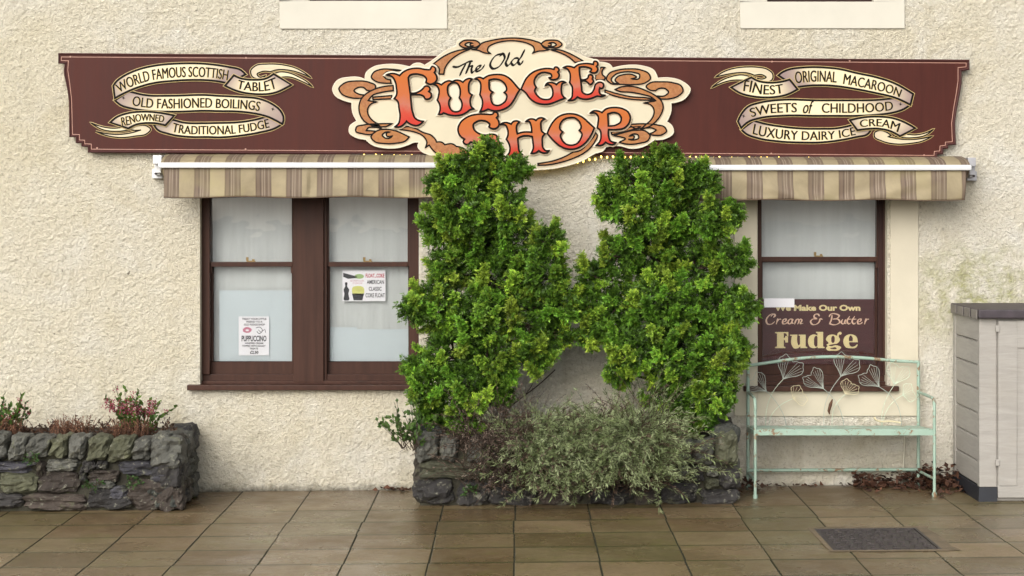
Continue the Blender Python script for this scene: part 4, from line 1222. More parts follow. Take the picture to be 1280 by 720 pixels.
# ------------------------------------------------------------------ awnings
def awning(px0, px1, pyb, pyv, label, left_end):
    t = thing('awning', label, 'awning', P((px0 + px1) / 2, pyv, -0.02))
    yb0, yb1 = -0.30, -0.235
    m = MB(); m.pbox(px0 - 6, px1 + 6, pyb, pyb + 7, yb0, yb1); m.obj('front_bar', M['alu'], t, bevel=0.012, smooth=True)
    A, Bq = P(px0 + 1, pyb + 6, -0.27), P(px1 - 1, pyb + 6, -0.27)
    zb = P(0, pyv, -0.28).z
    n, mr = 150, 14
    V, F = [], []
    rr = random.Random(int(px0))
    ph = [rr.uniform(0, 6.28) for _ in range(6)]
    for r in range(mr + 1):
        v = r / mr
        for k in range(n + 1):
            u = k / n
            x = A.x + (Bq.x - A.x) * u
            sg_ = 1 if u > 0.5 else -1
            fold = math.sin((x * 7 + sg_ * v * 3.2) + ph[0]) * 0.5 + math.sin(x * 13 - v * 2.5 * sg_ + ph[1]) * 0.35 + math.sin(x * 29 + v * 4 * sg_ + ph[2]) * 0.18
            crease = max(0, math.sin(x * 4.3 + sg_ * v * 2.4 + ph[3])) ** 6
            y = -0.272 - v * (0.012 + 0.022 * fold + 0.034 * crease)
            taper = 0.012 * v
            xx = A.x + taper + (Bq.x - A.x - 2 * taper) * u
            V.append((xx, y, A.z + (zb + 0.004 * math.sin(x * 9 + ph[4]) - A.z) * v))
    for r in range(mr):
        for k in range(n):
            a = r * (n + 1) + k
            F.append((a, a + n + 1, a + n + 2, a + 1))
    me = np_mesh('valance', V, F)
    me.polygons.foreach_set('use_smooth', [True] * len(me.polygons))
    vo = link('valance', me, M['awning'], t)
    sol = vo.modifiers.new('cloth_thickness', 'SOLIDIFY'); sol.thickness = 0.003
    m = MB()
    hem = [(v[0], v[1] - 0.001, v[2]) for v in V[mr * (n + 1):(mr + 1) * (n + 1)]]
    m.tube(hem, 0.0035, 5); m.obj('hem', plain('brown_hem', (0.10, 0.065, 0.04), 0.8), vo)
    # rolled cloth behind the bar, sloping up to the wall
    m = MB()
    pr = [(-0.262, pyb + 2), (-0.262, pyb - 1), (-0.20, pyb - 6), (-0.10, pyb - 9.5), (-0.03, pyb - 11.5), (-0.03, pyb + 16), (-0.20, pyb + 16)]
    xs0, xs1 = P(px0 + 4, 0, -0.1).x, P(px1 - 4, 0, -0.1).x
    zc = [P(0, q, -0.2).z for _, q in pr]
    N_ = len(pr)
    vs = [(x, pr[i][0], zc[i]) for x in (xs0, xs1) for i in range(N_)]
    fs = [(i, N_ + i, N_ + (i + 1) % N_, (i + 1) % N_) for i in range(N_)] + [tuple(range(N_))[::-1], tuple(range(N_, 2 * N_))]
    m.add(vs, [f[::-1] for f in fs]); m.obj('cloth_roll', M['awning'], t)
    for px, sgn in ((px0, -1), (px1, 1)):
        bx0, bx1 = (px - 12, px - 1) if sgn < 0 else (px + 1, px + 11)
        m = MB()
        m.pbox(bx0, bx1, pyb - 9, pyb + 2, -0.20, -0.06); m.pbox(bx0 + 2, bx1 - 1, pyb + 2, pyb + 13, -0.14, -0.085)
        m.pbox(bx0 - 1, bx1 + 1, pyb + 8, pyb + 20, -0.05, 0.0); m.pbox(bx0 + 2, bx1 - 2, pyb + 6, pyb + 16, -0.10, -0.05)
        br_ = m.obj('bracket', M['alu' if sgn < 0 else 'steel'], t, bevel=0.004)
        m = MB(); q = P((bx0 + bx1) / 2, pyb + 14, -0.05); m.tube([(q.x, -0.102, q.z), (q.x, -0.108, q.z)], 0.008, 8); m.obj('bolt', M['iron'], br_)
    return t
awning(203, 566, 203, 246.5, 'striped brown and straw awning rolled up over the double window', True)
awning(842, 1209, 206, 250, 'striped brown and straw awning rolled up over the window behind the bench', False)

# ------------------------------------------------------------------ stone planters
def stone(mb, cx, cy, cz, w, d, h, seed, tone, rot=0.0, slant=0.0, p=5.0, rough=0.16):
    rr = random.Random(seed)
    n = 8
    off = Vector((rr.uniform(0, 99), rr.uniform(0, 99), rr.uniform(0, 99)))
    idx, vs, fs = {}, [], []
    corners = {}
    for sx in (-1, 1):
        for sz in (-1, 1):
            corners[(sx, sz)] = (rr.uniform(-0.16, 0.10), rr.uniform(-0.14, 0.10))
    def vert(i, j, k):
        key = (i, j, k)
        if key not in idx:
            q = Vector((i / n * 2 - 1, j / n * 2 - 1, k / n * 2 - 1))
            L = (abs(q.x) ** p + abs(q.y) ** p + abs(q.z) ** p) ** (1 / p)
            q = q / L
            fx, fz = (q.x + 1) / 2, (q.z + 1) / 2
            dx = dz = 0
            for sx in (-1, 1):
                for sz in (-1, 1):
                    wgt = (fx if sx > 0 else 1 - fx) * (fz if sz > 0 else 1 - fz)
                    dx += corners[(sx, sz)][0] * wgt * sx
                    dz += corners[(sx, sz)][1] * wgt * sz
            nz = noise.noise(q * 1.3 + off) * rough * 1.2 + noise.noise(q * 3.1 + off) * rough * 0.7 + (noise.noise(q * 6.5 + off)) * rough * 0.35
            # broken faces
            ce = noise.cell(q * 1.6 + off) * rough * 0.5
            s = 1 + nz + ce * 0.6
            x = (q.x + dx) * s * w / 2 + slant * q.z * w / 2
            y = q.y * (1 + (nz + ce) * 1.3) * d / 2
            z = (q.z + dz) * s * h / 2
            c, sn = math.cos(rot), math.sin(rot)
            idx[key] = len(vs)
            vs.append((cx + x * c - z * sn, cy + y, cz + x * sn + z * c))
        return idx[key]
    for a in range(n):
        for b in range(n):
            for s in (0, n):
                q = [(a, b), (a + 1, b), (a + 1, b + 1), (a, b + 1)]
                f1 = [vert(i, j, s) for i, j in q]; f2 = [vert(i, s, j) for i, j in q]; f3 = [vert(s, i, j) for i, j in q]
                if s == 0:
                    fs += [f1[::-1], f2, f3[::-1]]
                else:
                    fs += [f1, f2[::-1], f3]
    mb.add(vs, fs, 0, (*tone, 1))

TONES = [(0.062, 0.068, 0.058), (0.085, 0.09, 0.078), (0.048, 0.046, 0.05), (0.075, 0.062, 0.048), (0.10, 0.10, 0.085), (0.05, 0.048, 0.042), (0.085, 0.066, 0.05)]

def px_stone(mb, x0, x1, y0, y1, Y, seed, tone=None, depth=0.2, slant=0.0, out=0.0, **kw):
    a, b = P(x0, y1, Y), P(x1, y0, Y)
    rr = random.Random(seed)
    tn = tone or TONES[rr.randrange(len(TONES))]
    g = rr.uniform(0.7, 1.3)
    stone(mb, (a.x + b.x) / 2, Y + depth / 2 - out, (a.z + b.z) / 2, (b.x - a.x) * 0.99, depth, (b.z - a.z) * 1.0, seed, tuple(t * g for t in tn), rr.uniform(-0.05, 0.05), slant, **kw)

GREY, DARK, WARM, SLATE, GREEN = (0.155, 0.155, 0.132), (0.050, 0.046, 0.044), (0.078, 0.060, 0.048), (0.085, 0.083, 0.098), (0.115, 0.118, 0.070)
YP = -0.79
pl = thing('stone_planter', 'rough stone planter against the wall at the left end, with pink flowers', 'planter', (-2.9, -0.4, gz(-3)))
m = MB()
xl, xr = -4.6, P(229, 0, YP).x
m.box(xl, xr - 0.05, YP + 0.060, -0.55, -0.2, 0.39); m.box(xr - 0.22, xr - 0.05, -0.55, -0.02, -0.2, 0.39)
m.obj('mortar', M['mortar'], pl)
m = MB()
for i, (x0, x1, y0, y1, tn, sl_) in enumerate([(-24, 8, 536, 576, GREY, 0), (11, 33, 537, 574, GREY, 0.05), (32, 62, 539, 573, GREY, 0.2), (60, 84, 540, 571, GREEN, 0.1), (85, 107, 538, 574, GREY, 0.1), (109, 135, 538, 575, GREEN, 0.12), (134, 163, 540, 576, GREEN, 0.22), (163, 189, 541, 574, GREY, 0.14), (187, 217, 534, 575, GREY, 0.15)]):
    px_stone(m, x0, x1, y0 + 7, y1 + 2, YP, 100 + i, tn, 0.24, sl_, 0.012)
for i, (x0, x1, y0, y1, tn) in enumerate([(-24, 41, 577, 591, SLATE), (43, 55, 577, 596, WARM), (56, 100, 575, 590, GREY), (102, 118, 577, 592, DARK), (119, 134, 577, 586, DARK), (-6, 41, 593, 618, GREEN), (44, 98, 590, 616, WARM), (98, 108, 586, 602, DARK), (109, 150, 588, 604, WARM), (145, 202, 577, 594, SLATE), (186, 222, 580, 602, SLATE), (136, 160, 608, 626, SLATE), (-24, 26, 619, 637, DARK), (28, 104, 618, 637, WARM), (104, 163, 611, 637, DARK), (160, 220, 601, 637, WARM), (108, 143, 601, 612, GREY), (202, 224, 594, 604, DARK)]):
    px_stone(m, x0, x1, y0, y1, YP, 140 + i, tn, 0.16, 0, 0.0, p=4.0, rough=0.2)
# the end that faces along the wall
rr = random.Random(9)
for i in range(10):
    r, c = divmod(i, 3) if i < 9 else (2, 1)
    y = -0.66 + c * 0.24
    stone(m, xr - 0.115, y, 0.345 - r * 0.145, 0.20, 0.25, 0.19 if r == 0 else 0.15, 300 + i, TONES[rr.randrange(5)], 0, 0, 4.5, 0.18)
stone(m, xr - 0.10, -0.70, 0.345, 0.19, 0.24, 0.19, 331, GREY, 0.0, 0, 4.0, 0.2)
stone(m, xr - 0.085, -0.72, 0.22, 0.15, 0.18, 0.20, 332, DARK, 0.0, 0, 4.0, 0.2)
stone(m, xr - 0.085, -0.72, 0.06, 0.15, 0.18, 0.17, 333, WARM, 0.0, 0, 4.0, 0.2)
m.obj('stonework', M['stone'], pl, attr=True)
m = MB()
m.box(xl, xr - 0.2, -0.56, -0.01, 0.2, 0.405); m.obj('soil', M['soil'], pl)

pc = thing('stone_planter', 'mossy dark stone planter in the middle, under the two cypresses and the lavender', 'planter', (0.35, -0.4, gz(0.3)))
YC2 = -0.74
xl, xr = P(518, 0, YC2).x, P(924, 0, YC2).x
m = MB()
m.box(xl + 0.03, xr - 0.03, YC2 + 0.060, -0.54, -0.2, 0.40); m.box(xl + 0.03, xl + 0.2, -0.54, -0.02, -0.2, 0.40); m.box(xr - 0.2, xr - 0.03, -0.54, -0.02, -0.2, 0.40)
m.obj('mortar', M['mortar'], pc)
m = MB()
for i, (x0, x1, y0, y1, tn) in enumerate([(519, 547, 537, 577, GREY), (550, 573, 543, 576, GREY), (584, 612, 541, 578, GREY), (616, 640, 544, 577, DARK), (643, 668, 542, 577, GREY), (670, 700, 543, 577, DARK), (703, 727, 542, 577, GREY), (730, 758, 543, 578, DARK), (760, 788, 542, 578, GREY), (790, 815, 543, 577, DARK), (817, 842, 543, 577, GREY), (842, 866, 543, 580, GREY), (866, 893, 547, 582, GREY), (894, 925, 537, 580, GREEN)]):
    px_stone(m, x0, x1, y0 + 4, y1, YC2, 400 + i, tn, 0.24, 0.03 * (i % 3), 0.012)
for i, (x0, x1, y0, y1, tn) in enumerate([(521, 616, 579, 600, GREEN), (518, 567, 599, 633, DARK), (569, 613, 602, 633, DARK), (616, 660, 581, 604, GREY), (615, 672, 606, 633, DARK), (662, 712, 581, 606, DARK), (674, 730, 608, 633, WARM), (714, 770, 581, 606, GREY), (732, 790, 608, 633, DARK), (772, 822, 581, 602, DARK), (792, 824, 604, 632, WARM), (824, 874, 602, 632, DARK), (825, 862, 583, 600, GREY), (864, 881, 584, 602, DARK), (881, 901, 598, 612, GREEN), (884, 898, 584, 597, GREY), (900, 926, 588, 610, DARK), (878, 926, 612, 632, DARK)]):
    px_stone(m, x0, x1, y0, y1, YC2, 440 + i, tn, 0.16, 0, 0.0, p=4.2, rough=0.2)
for i in range(6):
    for sx, xx in ((0, xl + 0.07), (1, xr - 0.07)):
        stone(m, xx, -0.55 + (i % 3) * 0.2, 0.40 - (i // 3) * 0.2, 0.18, 0.21, 0.19, 500 + i * 2 + sx, TONES[(i + sx) % 6], 0, 0, 4.0, 0.2)
m.obj('stonework', M['stone'], pc, attr=True)
m = MB(); m.box(xl + 0.15, xr - 0.15, -0.56, -0.01, 0.15, 0.385); m.obj('soil', M['soil'], pc)

# ------------------------------------------------------------------ foliage tools
def norm(a):
    return a / (np.linalg.norm(a, axis=-1, keepdims=True) + 1e-9)

def frond_proto(rs, nn=6):
    """one feathery cypress spray in its own plane: x sideways, y along growth, z out of the plane; every leaflet a small quad"""
    V, T = [], []
    ax_b = rs.uniform(-0.35, 0.35)
    def leaflet(p, d, ll, wf=0.19):
        u = np.array([math.sin(d), math.cos(d)]); s = np.array([u[1], -u[0]])
        lift = rs.normal(0, 0.11)
        for j, c in enumerate((p, p + u * ll * 0.5 + s * ll * wf, p + u * ll, p + u * ll * 0.5 - s * ll * wf)):
            r2 = c @ c
            V.append((c[0], c[1], 0.55 * r2 - 0.75 * c[0] ** 2 + (lift if j in (1, 2) else 0)))
            T.append(min(1.0, math.sqrt(r2)))
    for k in range(nn):
        t = (k + 0.4) / nn
        th = ax_b * t
        p = np.array([math.sin(th), math.cos(th)]) * t * 0.85
        for sg_ in (-1, 1):
            d = th + sg_ * rs.uniform(0.55, 0.95)
            L = 0.46 * (1 - 0.55 * t) * rs.uniform(0.75, 1.2)
            u = np.array([math.sin(d), math.cos(d)])
            leaflet(p, d + sg_ * 0.25, L * 0.55)
            leaflet(p + u * L * 0.4, d - sg_ * 0.45, L * 0.55)
            leaflet(p + u * L * 0.55, d + sg_ * 0.15, L * 0.6)
    leaflet(np.array([math.sin(ax_b * .9), math.cos(ax_b * .9)]) * 0.72, ax_b, 0.34)
    return np.array(V), np.array(T)

def fronds_mesh(name, pos, up, nrm, size, base, tip, seed, protos):
    """place fronds: pos, growth axis up, plane normal nrm, all (n,3)"""
    rs = np.random.RandomState(seed)
    up = norm(up)
    side = norm(np.cross(up, nrm))
    nn = np.cross(side, up)
    which = rs.randint(0, len(protos), len(pos))
    Vs, Cs = [], []
    for w_, (pv, pt) in enumerate(protos):
        ii = np.where(which == w_)[0]
        if not len(ii):
            continue
        q = pv[None, :, :] * size[ii, None, None]
        W = pos[ii, None, :] + q[:, :, 0:1] * side[ii, None, :] + q[:, :, 1:2] * up[ii, None, :] + q[:, :, 2:3] * nn[ii, None, :]
        tt = np.clip(pt, 0, 1)[None, :, None] ** 1.25
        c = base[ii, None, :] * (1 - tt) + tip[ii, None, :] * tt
        jit = np.repeat(rs.uniform(0.62, 1.38, (len(ii), len(pt) // 4)), 4, axis=1)[:, :, None]
        c = c * jit
        Vs.append(W.reshape(-1, 3)); Cs.append(c.reshape(-1, 3))
    V = np.concatenate(Vs); Cc = np.concatenate(Cs)
    F = np.arange(len(V)).reshape(-1, 4)
    me = np_mesh(name, V, F, Cc)
    return me

PROTO = [frond_proto(np.random.RandomState(i)) for i in range(6)]

def conifer(label, lobes, trunk_px, seed, yc):
    rs = np.random.RandomState(seed)
    t = thing('cypress_tree', label, 'tree', P(trunk_px[0], trunk_px[1], yc))
    cen, rad = [], []
    for (px, py, r) in lobes:
        rm = r / S * 0.82
        y = yc + rs.uniform(-0.10, 0.08) - (0.06 if r < 45 else 0)
        y = min(y, -rm * 0.85 - 0.06)
        p = P(px, py, y)
        cen.append(p); rad.append(rm)
    cen = np.array(cen); rad = np.array(rad)
    pos, upv, nrm, size, bases, tips = [], [], [], [], [], []
    placed = np.zeros((0, 3))
    SC = np.array([1, 0.85, 1])
    def spray(p, u, facing, L, tone, yel, spread):
        w_ = rs.normal(size=3)
        nn = np.cross(u, np.cross(u, facing + w_ * spread))
        pos.append(p); upv.append(u); nrm.append(-nn); size.append(L)
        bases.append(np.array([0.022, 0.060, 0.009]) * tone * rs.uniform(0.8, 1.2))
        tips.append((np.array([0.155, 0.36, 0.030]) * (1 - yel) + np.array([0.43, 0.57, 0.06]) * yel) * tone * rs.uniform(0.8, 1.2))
    for li, (c, r) in enumerate(zip(cen, rad)):
        # inner growth, its colour darkened for the shade inside the crown
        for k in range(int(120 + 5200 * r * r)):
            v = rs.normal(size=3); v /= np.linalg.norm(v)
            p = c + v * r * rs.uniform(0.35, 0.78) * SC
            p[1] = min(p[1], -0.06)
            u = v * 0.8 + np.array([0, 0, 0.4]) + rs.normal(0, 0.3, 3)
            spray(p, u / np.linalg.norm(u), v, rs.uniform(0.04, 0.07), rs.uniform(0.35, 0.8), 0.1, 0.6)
        # shell-shaped clumps on the outside, each a tuft of sprays turned out and up
        for k in range(int(60 + 2600 * r * r)):
            v = rs.normal(size=3); v /= np.linalg.norm(v)
            if v[1] > 0.45 and rs.rand() < 0.8:
                continue
            p = c + v * r * rs.uniform(0.78, 1.0) * SC
            d = np.linalg.norm((p - cen) / SC, axis=1) / rad
            d[li] = 9
            if d.min() < 0.70:
                continue
            p[1] = min(p[1], -0.08)
            if len(placed) and np.linalg.norm(placed - p, axis=1).min() < rs.uniform(0.095, 0.140):
                continue
            placed = np.vstack([placed, p])
            out = v * 0.70 + np.array([0, -0.20, 0.55]) + rs.normal(0, 0.28, 3)
            out /= np.linalg.norm(out)
            PL = rs.uniform(0.105, 0.190)
            tone = rs.uniform(0.70, 1.45)
            yel = rs.rand() ** 1.7
            a_ = v * 0.66 + np.array([0, -0.10, 0.72]) + rs.normal(0, 0.25, 3)
            a_ /= np.linalg.norm(a_)
            s0 = p - a_ * PL * 0.72
            for f in range(rs.randint(78, 104)):
                t_ = rs.rand() ** 0.75
                rad_ = np.cross(a_, rs.normal(size=3)); rad_ /= np.linalg.norm(rad_)
                u = a_ * (0.55 + 0.6 * t_) + rad_ * (0.85 - 0.35 * t_) + rs.normal(0, 0.15, 3)
                u /= np.linalg.norm(u)
                L = PL * (0.42 - 0.17 * t_) * rs.uniform(0.75, 1.15)
                q = s0 + a_ * PL * t_ + rs.normal(0, 0.004, 3)
                q[1] = min(q[1], -0.03)
                spray(q, u, a_ * 0.6 + rad_ * 0.4, L, tone, min(1, max(0, yel + rs.normal(0, 0.2))), 0.5)
    print(label, 'clumps', len(placed), 'fronds', len(pos))
    pos = np.array(pos)
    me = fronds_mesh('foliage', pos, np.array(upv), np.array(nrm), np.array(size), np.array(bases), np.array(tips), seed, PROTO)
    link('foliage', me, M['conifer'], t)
    m = MB()
    base = P(trunk_px[0], trunk_px[1], yc)
    base.z = 0.3
    base.y = -0.30
    top = Vector(cen[np.argmax(cen[:, 2])])
    top.y = -0.28
    mid = base.lerp(top, 0.5) + Vector((0.04, 0, 0))
    ax = [base, base.lerp(mid, 0.5) + Vector((-0.02, 0.01, 0)), mid, mid.lerp(top, 0.6), top]
    m.tube(ax, [0.055, 0.045, 0.034, 0.02, 0.006], 9)
    for c, r in zip(cen, rad):
        f = min(0.95, max(0.05, (c[2] - r * 0.6 - base.z) / (top.z - base.z)))
        s = base.lerp(top, f)
        e = Vector(c)
        mm = s.lerp(e, 0.5) + Vector((0, 0, -0.03))
        m.tube([s, mm, e], [0.016, 0.009, 0.003], 6)
        for k in range(5):
            v = Vector(rs.normal(size=3)).normalized()
            m.tube([mm.lerp(e, 0.5), e + v * r * 0.4, e + v * r * 0.75], [0.007, 0.005, 0.002], 5)
    m.obj('trunk', M['bark'], t, smooth=True)
    return t

T1 = [(610, 190, 17), (590, 205, 26), (563, 220, 26), (612, 222, 38), (645, 212, 20), (545, 232, 14), (575, 262, 40), (628, 262, 40), (548, 285, 26), (600, 300, 50), (648, 305, 42), (686, 300, 24), (560, 330, 36), (620, 350, 55), (682, 345, 36), (545, 380, 40), (516, 388, 20), (595, 400, 55), (660, 395, 45), (704, 378, 22), (692, 415, 28), (560, 440, 44), (612, 448, 44), (668, 440, 28), (535, 480, 32), (582, 485, 44), (622, 490, 26), (540, 515, 20), (580, 520, 26), (520, 460, 18)]
T2 = [(836, 195, 14), (818, 208, 22), (786, 226, 34), (838, 228, 34), (762, 250, 22), (868, 216, 16), (885, 228, 14), (800, 268, 42), (850, 270, 40), (896, 276, 28), (915, 268, 14), (770, 318, 30), (820, 320, 50), (880, 330, 46), (920, 325, 22), (742, 345, 26), (735, 385, 24), (738, 420, 22), (775, 380, 40), (830, 385, 58), (890, 390, 48), (928, 385, 20), (790, 435, 38), (845, 445, 54), (898, 445, 40), (925, 440, 16), (775, 465, 20), (840, 495, 42), (888, 498, 34), (862, 525, 22), (760, 400, 30)]
conifer('tall green cypress on the left, leaning over the double window and the SHOP lettering', T1, (585, 545), 11, -0.48)
conifer('broad green cypress on the right, between the bare wall and the bench window', T2, (850, 545), 12, -0.48)

# ------------------------------------------------------------------ shrubs, flowers and weeds
def stems_plant(name, label, cat, origin_px, ox, oy, n, L, droop, spread, leaf, seed, Y=-0.55, lean=(0, -0.5, 0.8), leaves_per=20, tone=((0.2, 0.25, 0.1), (0.3, 0.35, 0.2)), stemcol='bark', back=None, dead=None, matn='leaf', group=None, lfun=None, front=0.0):
    rs = np.random.RandomState(seed)
    base = P(origin_px[0], origin_px[1], Y)
    t = thing(name, label, cat, base, group)
    m = MB()
    LV_, LC = [], []
    for i in range(n):
        s = Vector((base.x + rs.uniform(-ox, ox), base.y + rs.uniform(-oy, oy), base.z + rs.uniform(-0.02, 0.02)))
        if rs.rand() < front:
            s.y = -0.74 - rs.uniform(0, 0.04); s.z = base.z - rs.uniform(0.0, 0.27)
        d = Vector((lean[0] + rs.normal(0, spread), lean[1] + rs.normal(0, spread * 0.8), lean[2] + rs.normal(0, spread * 0.5)))
        if d.z < -0.15: d.z = abs(d.z) * 0.3
        d.normalize()
        ll = L * rs.uniform(0.55, 1.15) * (lfun(s.x) if lfun else 1)
        k = 7
        pts = [s]
        for j in range(k):
            d = (d + Vector((rs.normal(0, 0.07), rs.normal(0, 0.07), -droop * (j / k)))).normalized()
            q = pts[-1] + d * ll / k
            q.y = min(q.y, -0.03)
            q.z = max(q.z, gz(q.x) + 0.03)
            pts.append(q)
        m.tube(pts, [0.0026 * (1 - 0.7 * j / k) + 0.0004 for j in range(k + 1)], 4, caps=False)
        f = rs.rand()
        c0 = np.array(tone[0]) * (1 - f) + np.array(tone[1]) * f
        isdead = dead is not None and rs.rand() < dead[0]
        if isdead:
            c0 = np.array(dead[1]) * rs.uniform(0.7, 1.3)
        for j in range(leaves_per):
            u = rs.uniform(0.25, 1.0) if not isdead else rs.uniform(0.1, 1.0)
            fi = u * k
            a = min(k - 1, int(fi))
            p = pts[a].lerp(pts[a + 1], fi - a)
            ax = (pts[a + 1] - pts[a]).normalized()
            side = ax.cross(Vector(rs.normal(size=3))).normalized()
            dr = (ax * rs.uniform(0.6, 1.1) + side * rs.uniform(0.4, 0.9)).normalized()
            w_ = dr.cross(Vector(rs.normal(size=3))).normalized()
            l2 = leaf[0] * rs.uniform(0.6, 1.3) * (0.5 if isdead else 1)
            ww = leaf[1] * rs.uniform(0.7, 1.2)
            nrm_ = dr.cross(w_)
            LV_ += [p, p + dr * l2 * 0.5 + w_ * ww + nrm_ * l2 * 0.06, p + dr * l2, p + dr * l2 * 0.5 - w_ * ww + nrm_ * l2 * 0.06]
            cc = c0 * rs.uniform(0.75, 1.25)
            LC += [cc * 0.8, cc, cc * 1.1, cc]
    m.obj('stems', M[stemcol], t)
    V = np.array([tuple(v) for v in LV_]); F = np.arange(len(V)).reshape(-1, 4)
    link('leaves', np_mesh('leaves', V, F, np.array(LC)), M[matn], t)
    return t

lav = stems_plant('lavender_bush', 'sprawling grey green lavender spilling over the front of the middle planter', 'shrub', (732, 556), 0.46, 0.18, 1600, 0.36, 0.25, 0.46, (0.038, 0.0021), 21, -0.55, (0.03, -0.66, 0.55), 58, ((0.19, 0.245, 0.095), (0.43, 0.50, 0.27)), 'bark', dead=(0.20, (0.15, 0.10, 0.07)), lfun=lambda x: 0.85 + 0.55 * math.exp(-((x - 0.85) / 0.35) ** 2), front=0.42)
stems_plant('dead_shrub', 'brown withered shrub with bare twigs between the left cypress and the lavender', 'shrub', (628, 554), 0.24, 0.14, 500, 0.40, 0.22, 0.55, (0.020, 0.0022), 22, -0.60, (-0.05, -0.62, 0.55), 16, ((0.17, 0.11, 0.085), (0.30, 0.24, 0.19)), 'bark', dead=(0.3, (0.09, 0.045, 0.033)), matn='dryleaf', front=0.25)
stems_plant('dead_shrub', 'dark dead undergrowth hanging below the lavender on the planter front', 'shrub', (700, 585), 0.44, 0.05, 360, 0.25, 0.38, 0.45, (0.016, 0.002), 23, -0.74, (0.0, -0.6, 0.15), 14, ((0.040, 0.032, 0.026), (0.10, 0.085, 0.065)), 'bark', matn='dryleaf')
stems_plant('creeper', 'thin leafy creeper climbing beside the left end of the middle planter', 'plant', (516, 560), 0.07, 0.05, 34, 0.27, 0.10, 0.30, (0.034, 0.013), 24, -0.70, (-0.06, -0.15, 0.75), 9, ((0.05, 0.11, 0.025), (0.10, 0.17, 0.04)), 'bark')
stems_plant('wild_twigs', 'few bare curved twigs rising in front of the right cypress', 'plant', (815, 520), 0.10, 0.05, 9, 0.33, 0.12, 0.35, (0.02, 0.002), 25, -0.80, (0.1, -0.2, 0.9), 8, ((0.16, 0.17, 0.08), (0.22, 0.24, 0.13)), 'bark')
stems_plant('weed_tuft', 'small green weed rooted low in the front face of the middle planter', 'weed', (590, 613), 0.035, 0.01, 16, 0.07, 0.3, 0.6, (0.016, 0.006), 26, -0.75, (0, -0.6, 0.5), 9, ((0.05, 0.12, 0.03), (0.09, 0.18, 0.05)), 'bark')
for i, (px, py, lb) in enumerate(((118, 608, 'small green fern in the left planter wall, low between brown stones'), (166, 602, 'small green fern in the left planter wall, nearest its corner'), (38, 573, 'small green fern in the left planter wall, just under the coping stones'))):
    stems_plant('fern', lb, 'weed', (px, py), 0.035, 0.008, 14, 0.06, 0.35, 0.6, (0.014, 0.006), 30 + i, -0.80, (0, -0.6, 0.4), 9, ((0.045, 0.11, 0.03), (0.08, 0.16, 0.045)), 'bark', group='ferns growing from the left planter wall')
for i, (px, ox, lb) in enumerate(((90, 0.11, 'tuft of red brown stems on the left planter, in the middle of its coping'), (163, 0.12, 'tuft of red brown stems at the foot of the pink flowers'), (8, 0.10, 'tuft of straw brown stems under the green plant at the left edge'))):
    stems_plant('sedum_tuft', lb, 'plant', (px, 545), ox, 0.10, 110, 0.12, 0.05, 0.28, (0.012, 0.0025), 40 + i, -0.5, (0, -0.1, 1), 10, ((0.20, 0.085, 0.05), (0.32, 0.17, 0.10)), 'rust', matn='dryleaf', group='brown stem tufts on the left planter')
stems_plant('ground_cover', 'low dark dry plants trailing along the soil of the left planter', 'plant', (110, 540), 0.55, 0.10, 160, 0.08, 0.12, 0.6, (0.018, 0.005), 46, -0.42, (0, -0.2, 0.6), 10, ((0.06, 0.03, 0.025), (0.12, 0.08, 0.05)), 'rust', matn='dryleaf')

def flower_shrub(label, px, seed, n, flowers, hgt, spread, wide):
    t = stems_plant('flowering_shrub', label, 'plant', (px, 545), wide, 0.05, n, hgt, 0.05, spread, (0.036, 0.010), seed, -0.42, (0.05, -0.15, 1), 18, ((0.045, 0.11, 0.022), (0.12, 0.20, 0.035)), 'bark')
    rs = np.random.RandomState(seed + 5)
    st = [c for c in COL.objects if c.parent == t and c.name.startswith('leaves')][0]
    vs = [v.co.copy() for v in st.data.vertices]
    zs = sorted(v.z for v in vs)
    top = [v for v in vs if v.z > zs[int(len(zs) * 0.50)]]
    V, Cc = [], []
    for k in range(flowers):
        c = Vector(top[rs.randint(len(top))])
        for j in range(20):
            p = c + Vector(rs.normal(0, 0.012, 3))
            d = Vector(rs.normal(size=3)).normalized(); s = d.cross(Vector(rs.normal(size=3))).normalized()
            L = rs.uniform(0.008, 0.014)
            V += [p, p + d * L * 0.5 + s * L * 0.45, p + d * L, p + d * L * 0.5 - s * L * 0.45]
            col = np.array([0.30, 0.045, 0.075]) * rs.uniform(0.6, 1.3) if rs.rand() < 0.7 else np.array([0.42, 0.16, 0.20])
            Cc += [col * 0.8, col, col * 1.15, col]
    V = np.array([tuple(v) for v in V])
    link('blossom', np_mesh('blossom', V, np.arange(len(V)).reshape(-1, 4), np.array(Cc)), M['leaf'], t)
flower_shrub('green plant with clusters of pink red flowers on the left planter, nearer its right end', 168, 51, 26, 62, 0.30, 0.34, 0.08)
flower_shrub('green leafy plant with a few red flowers cut by the left edge of the view', 6, 52, 22, 12, 0.25, 0.34, 0.08)

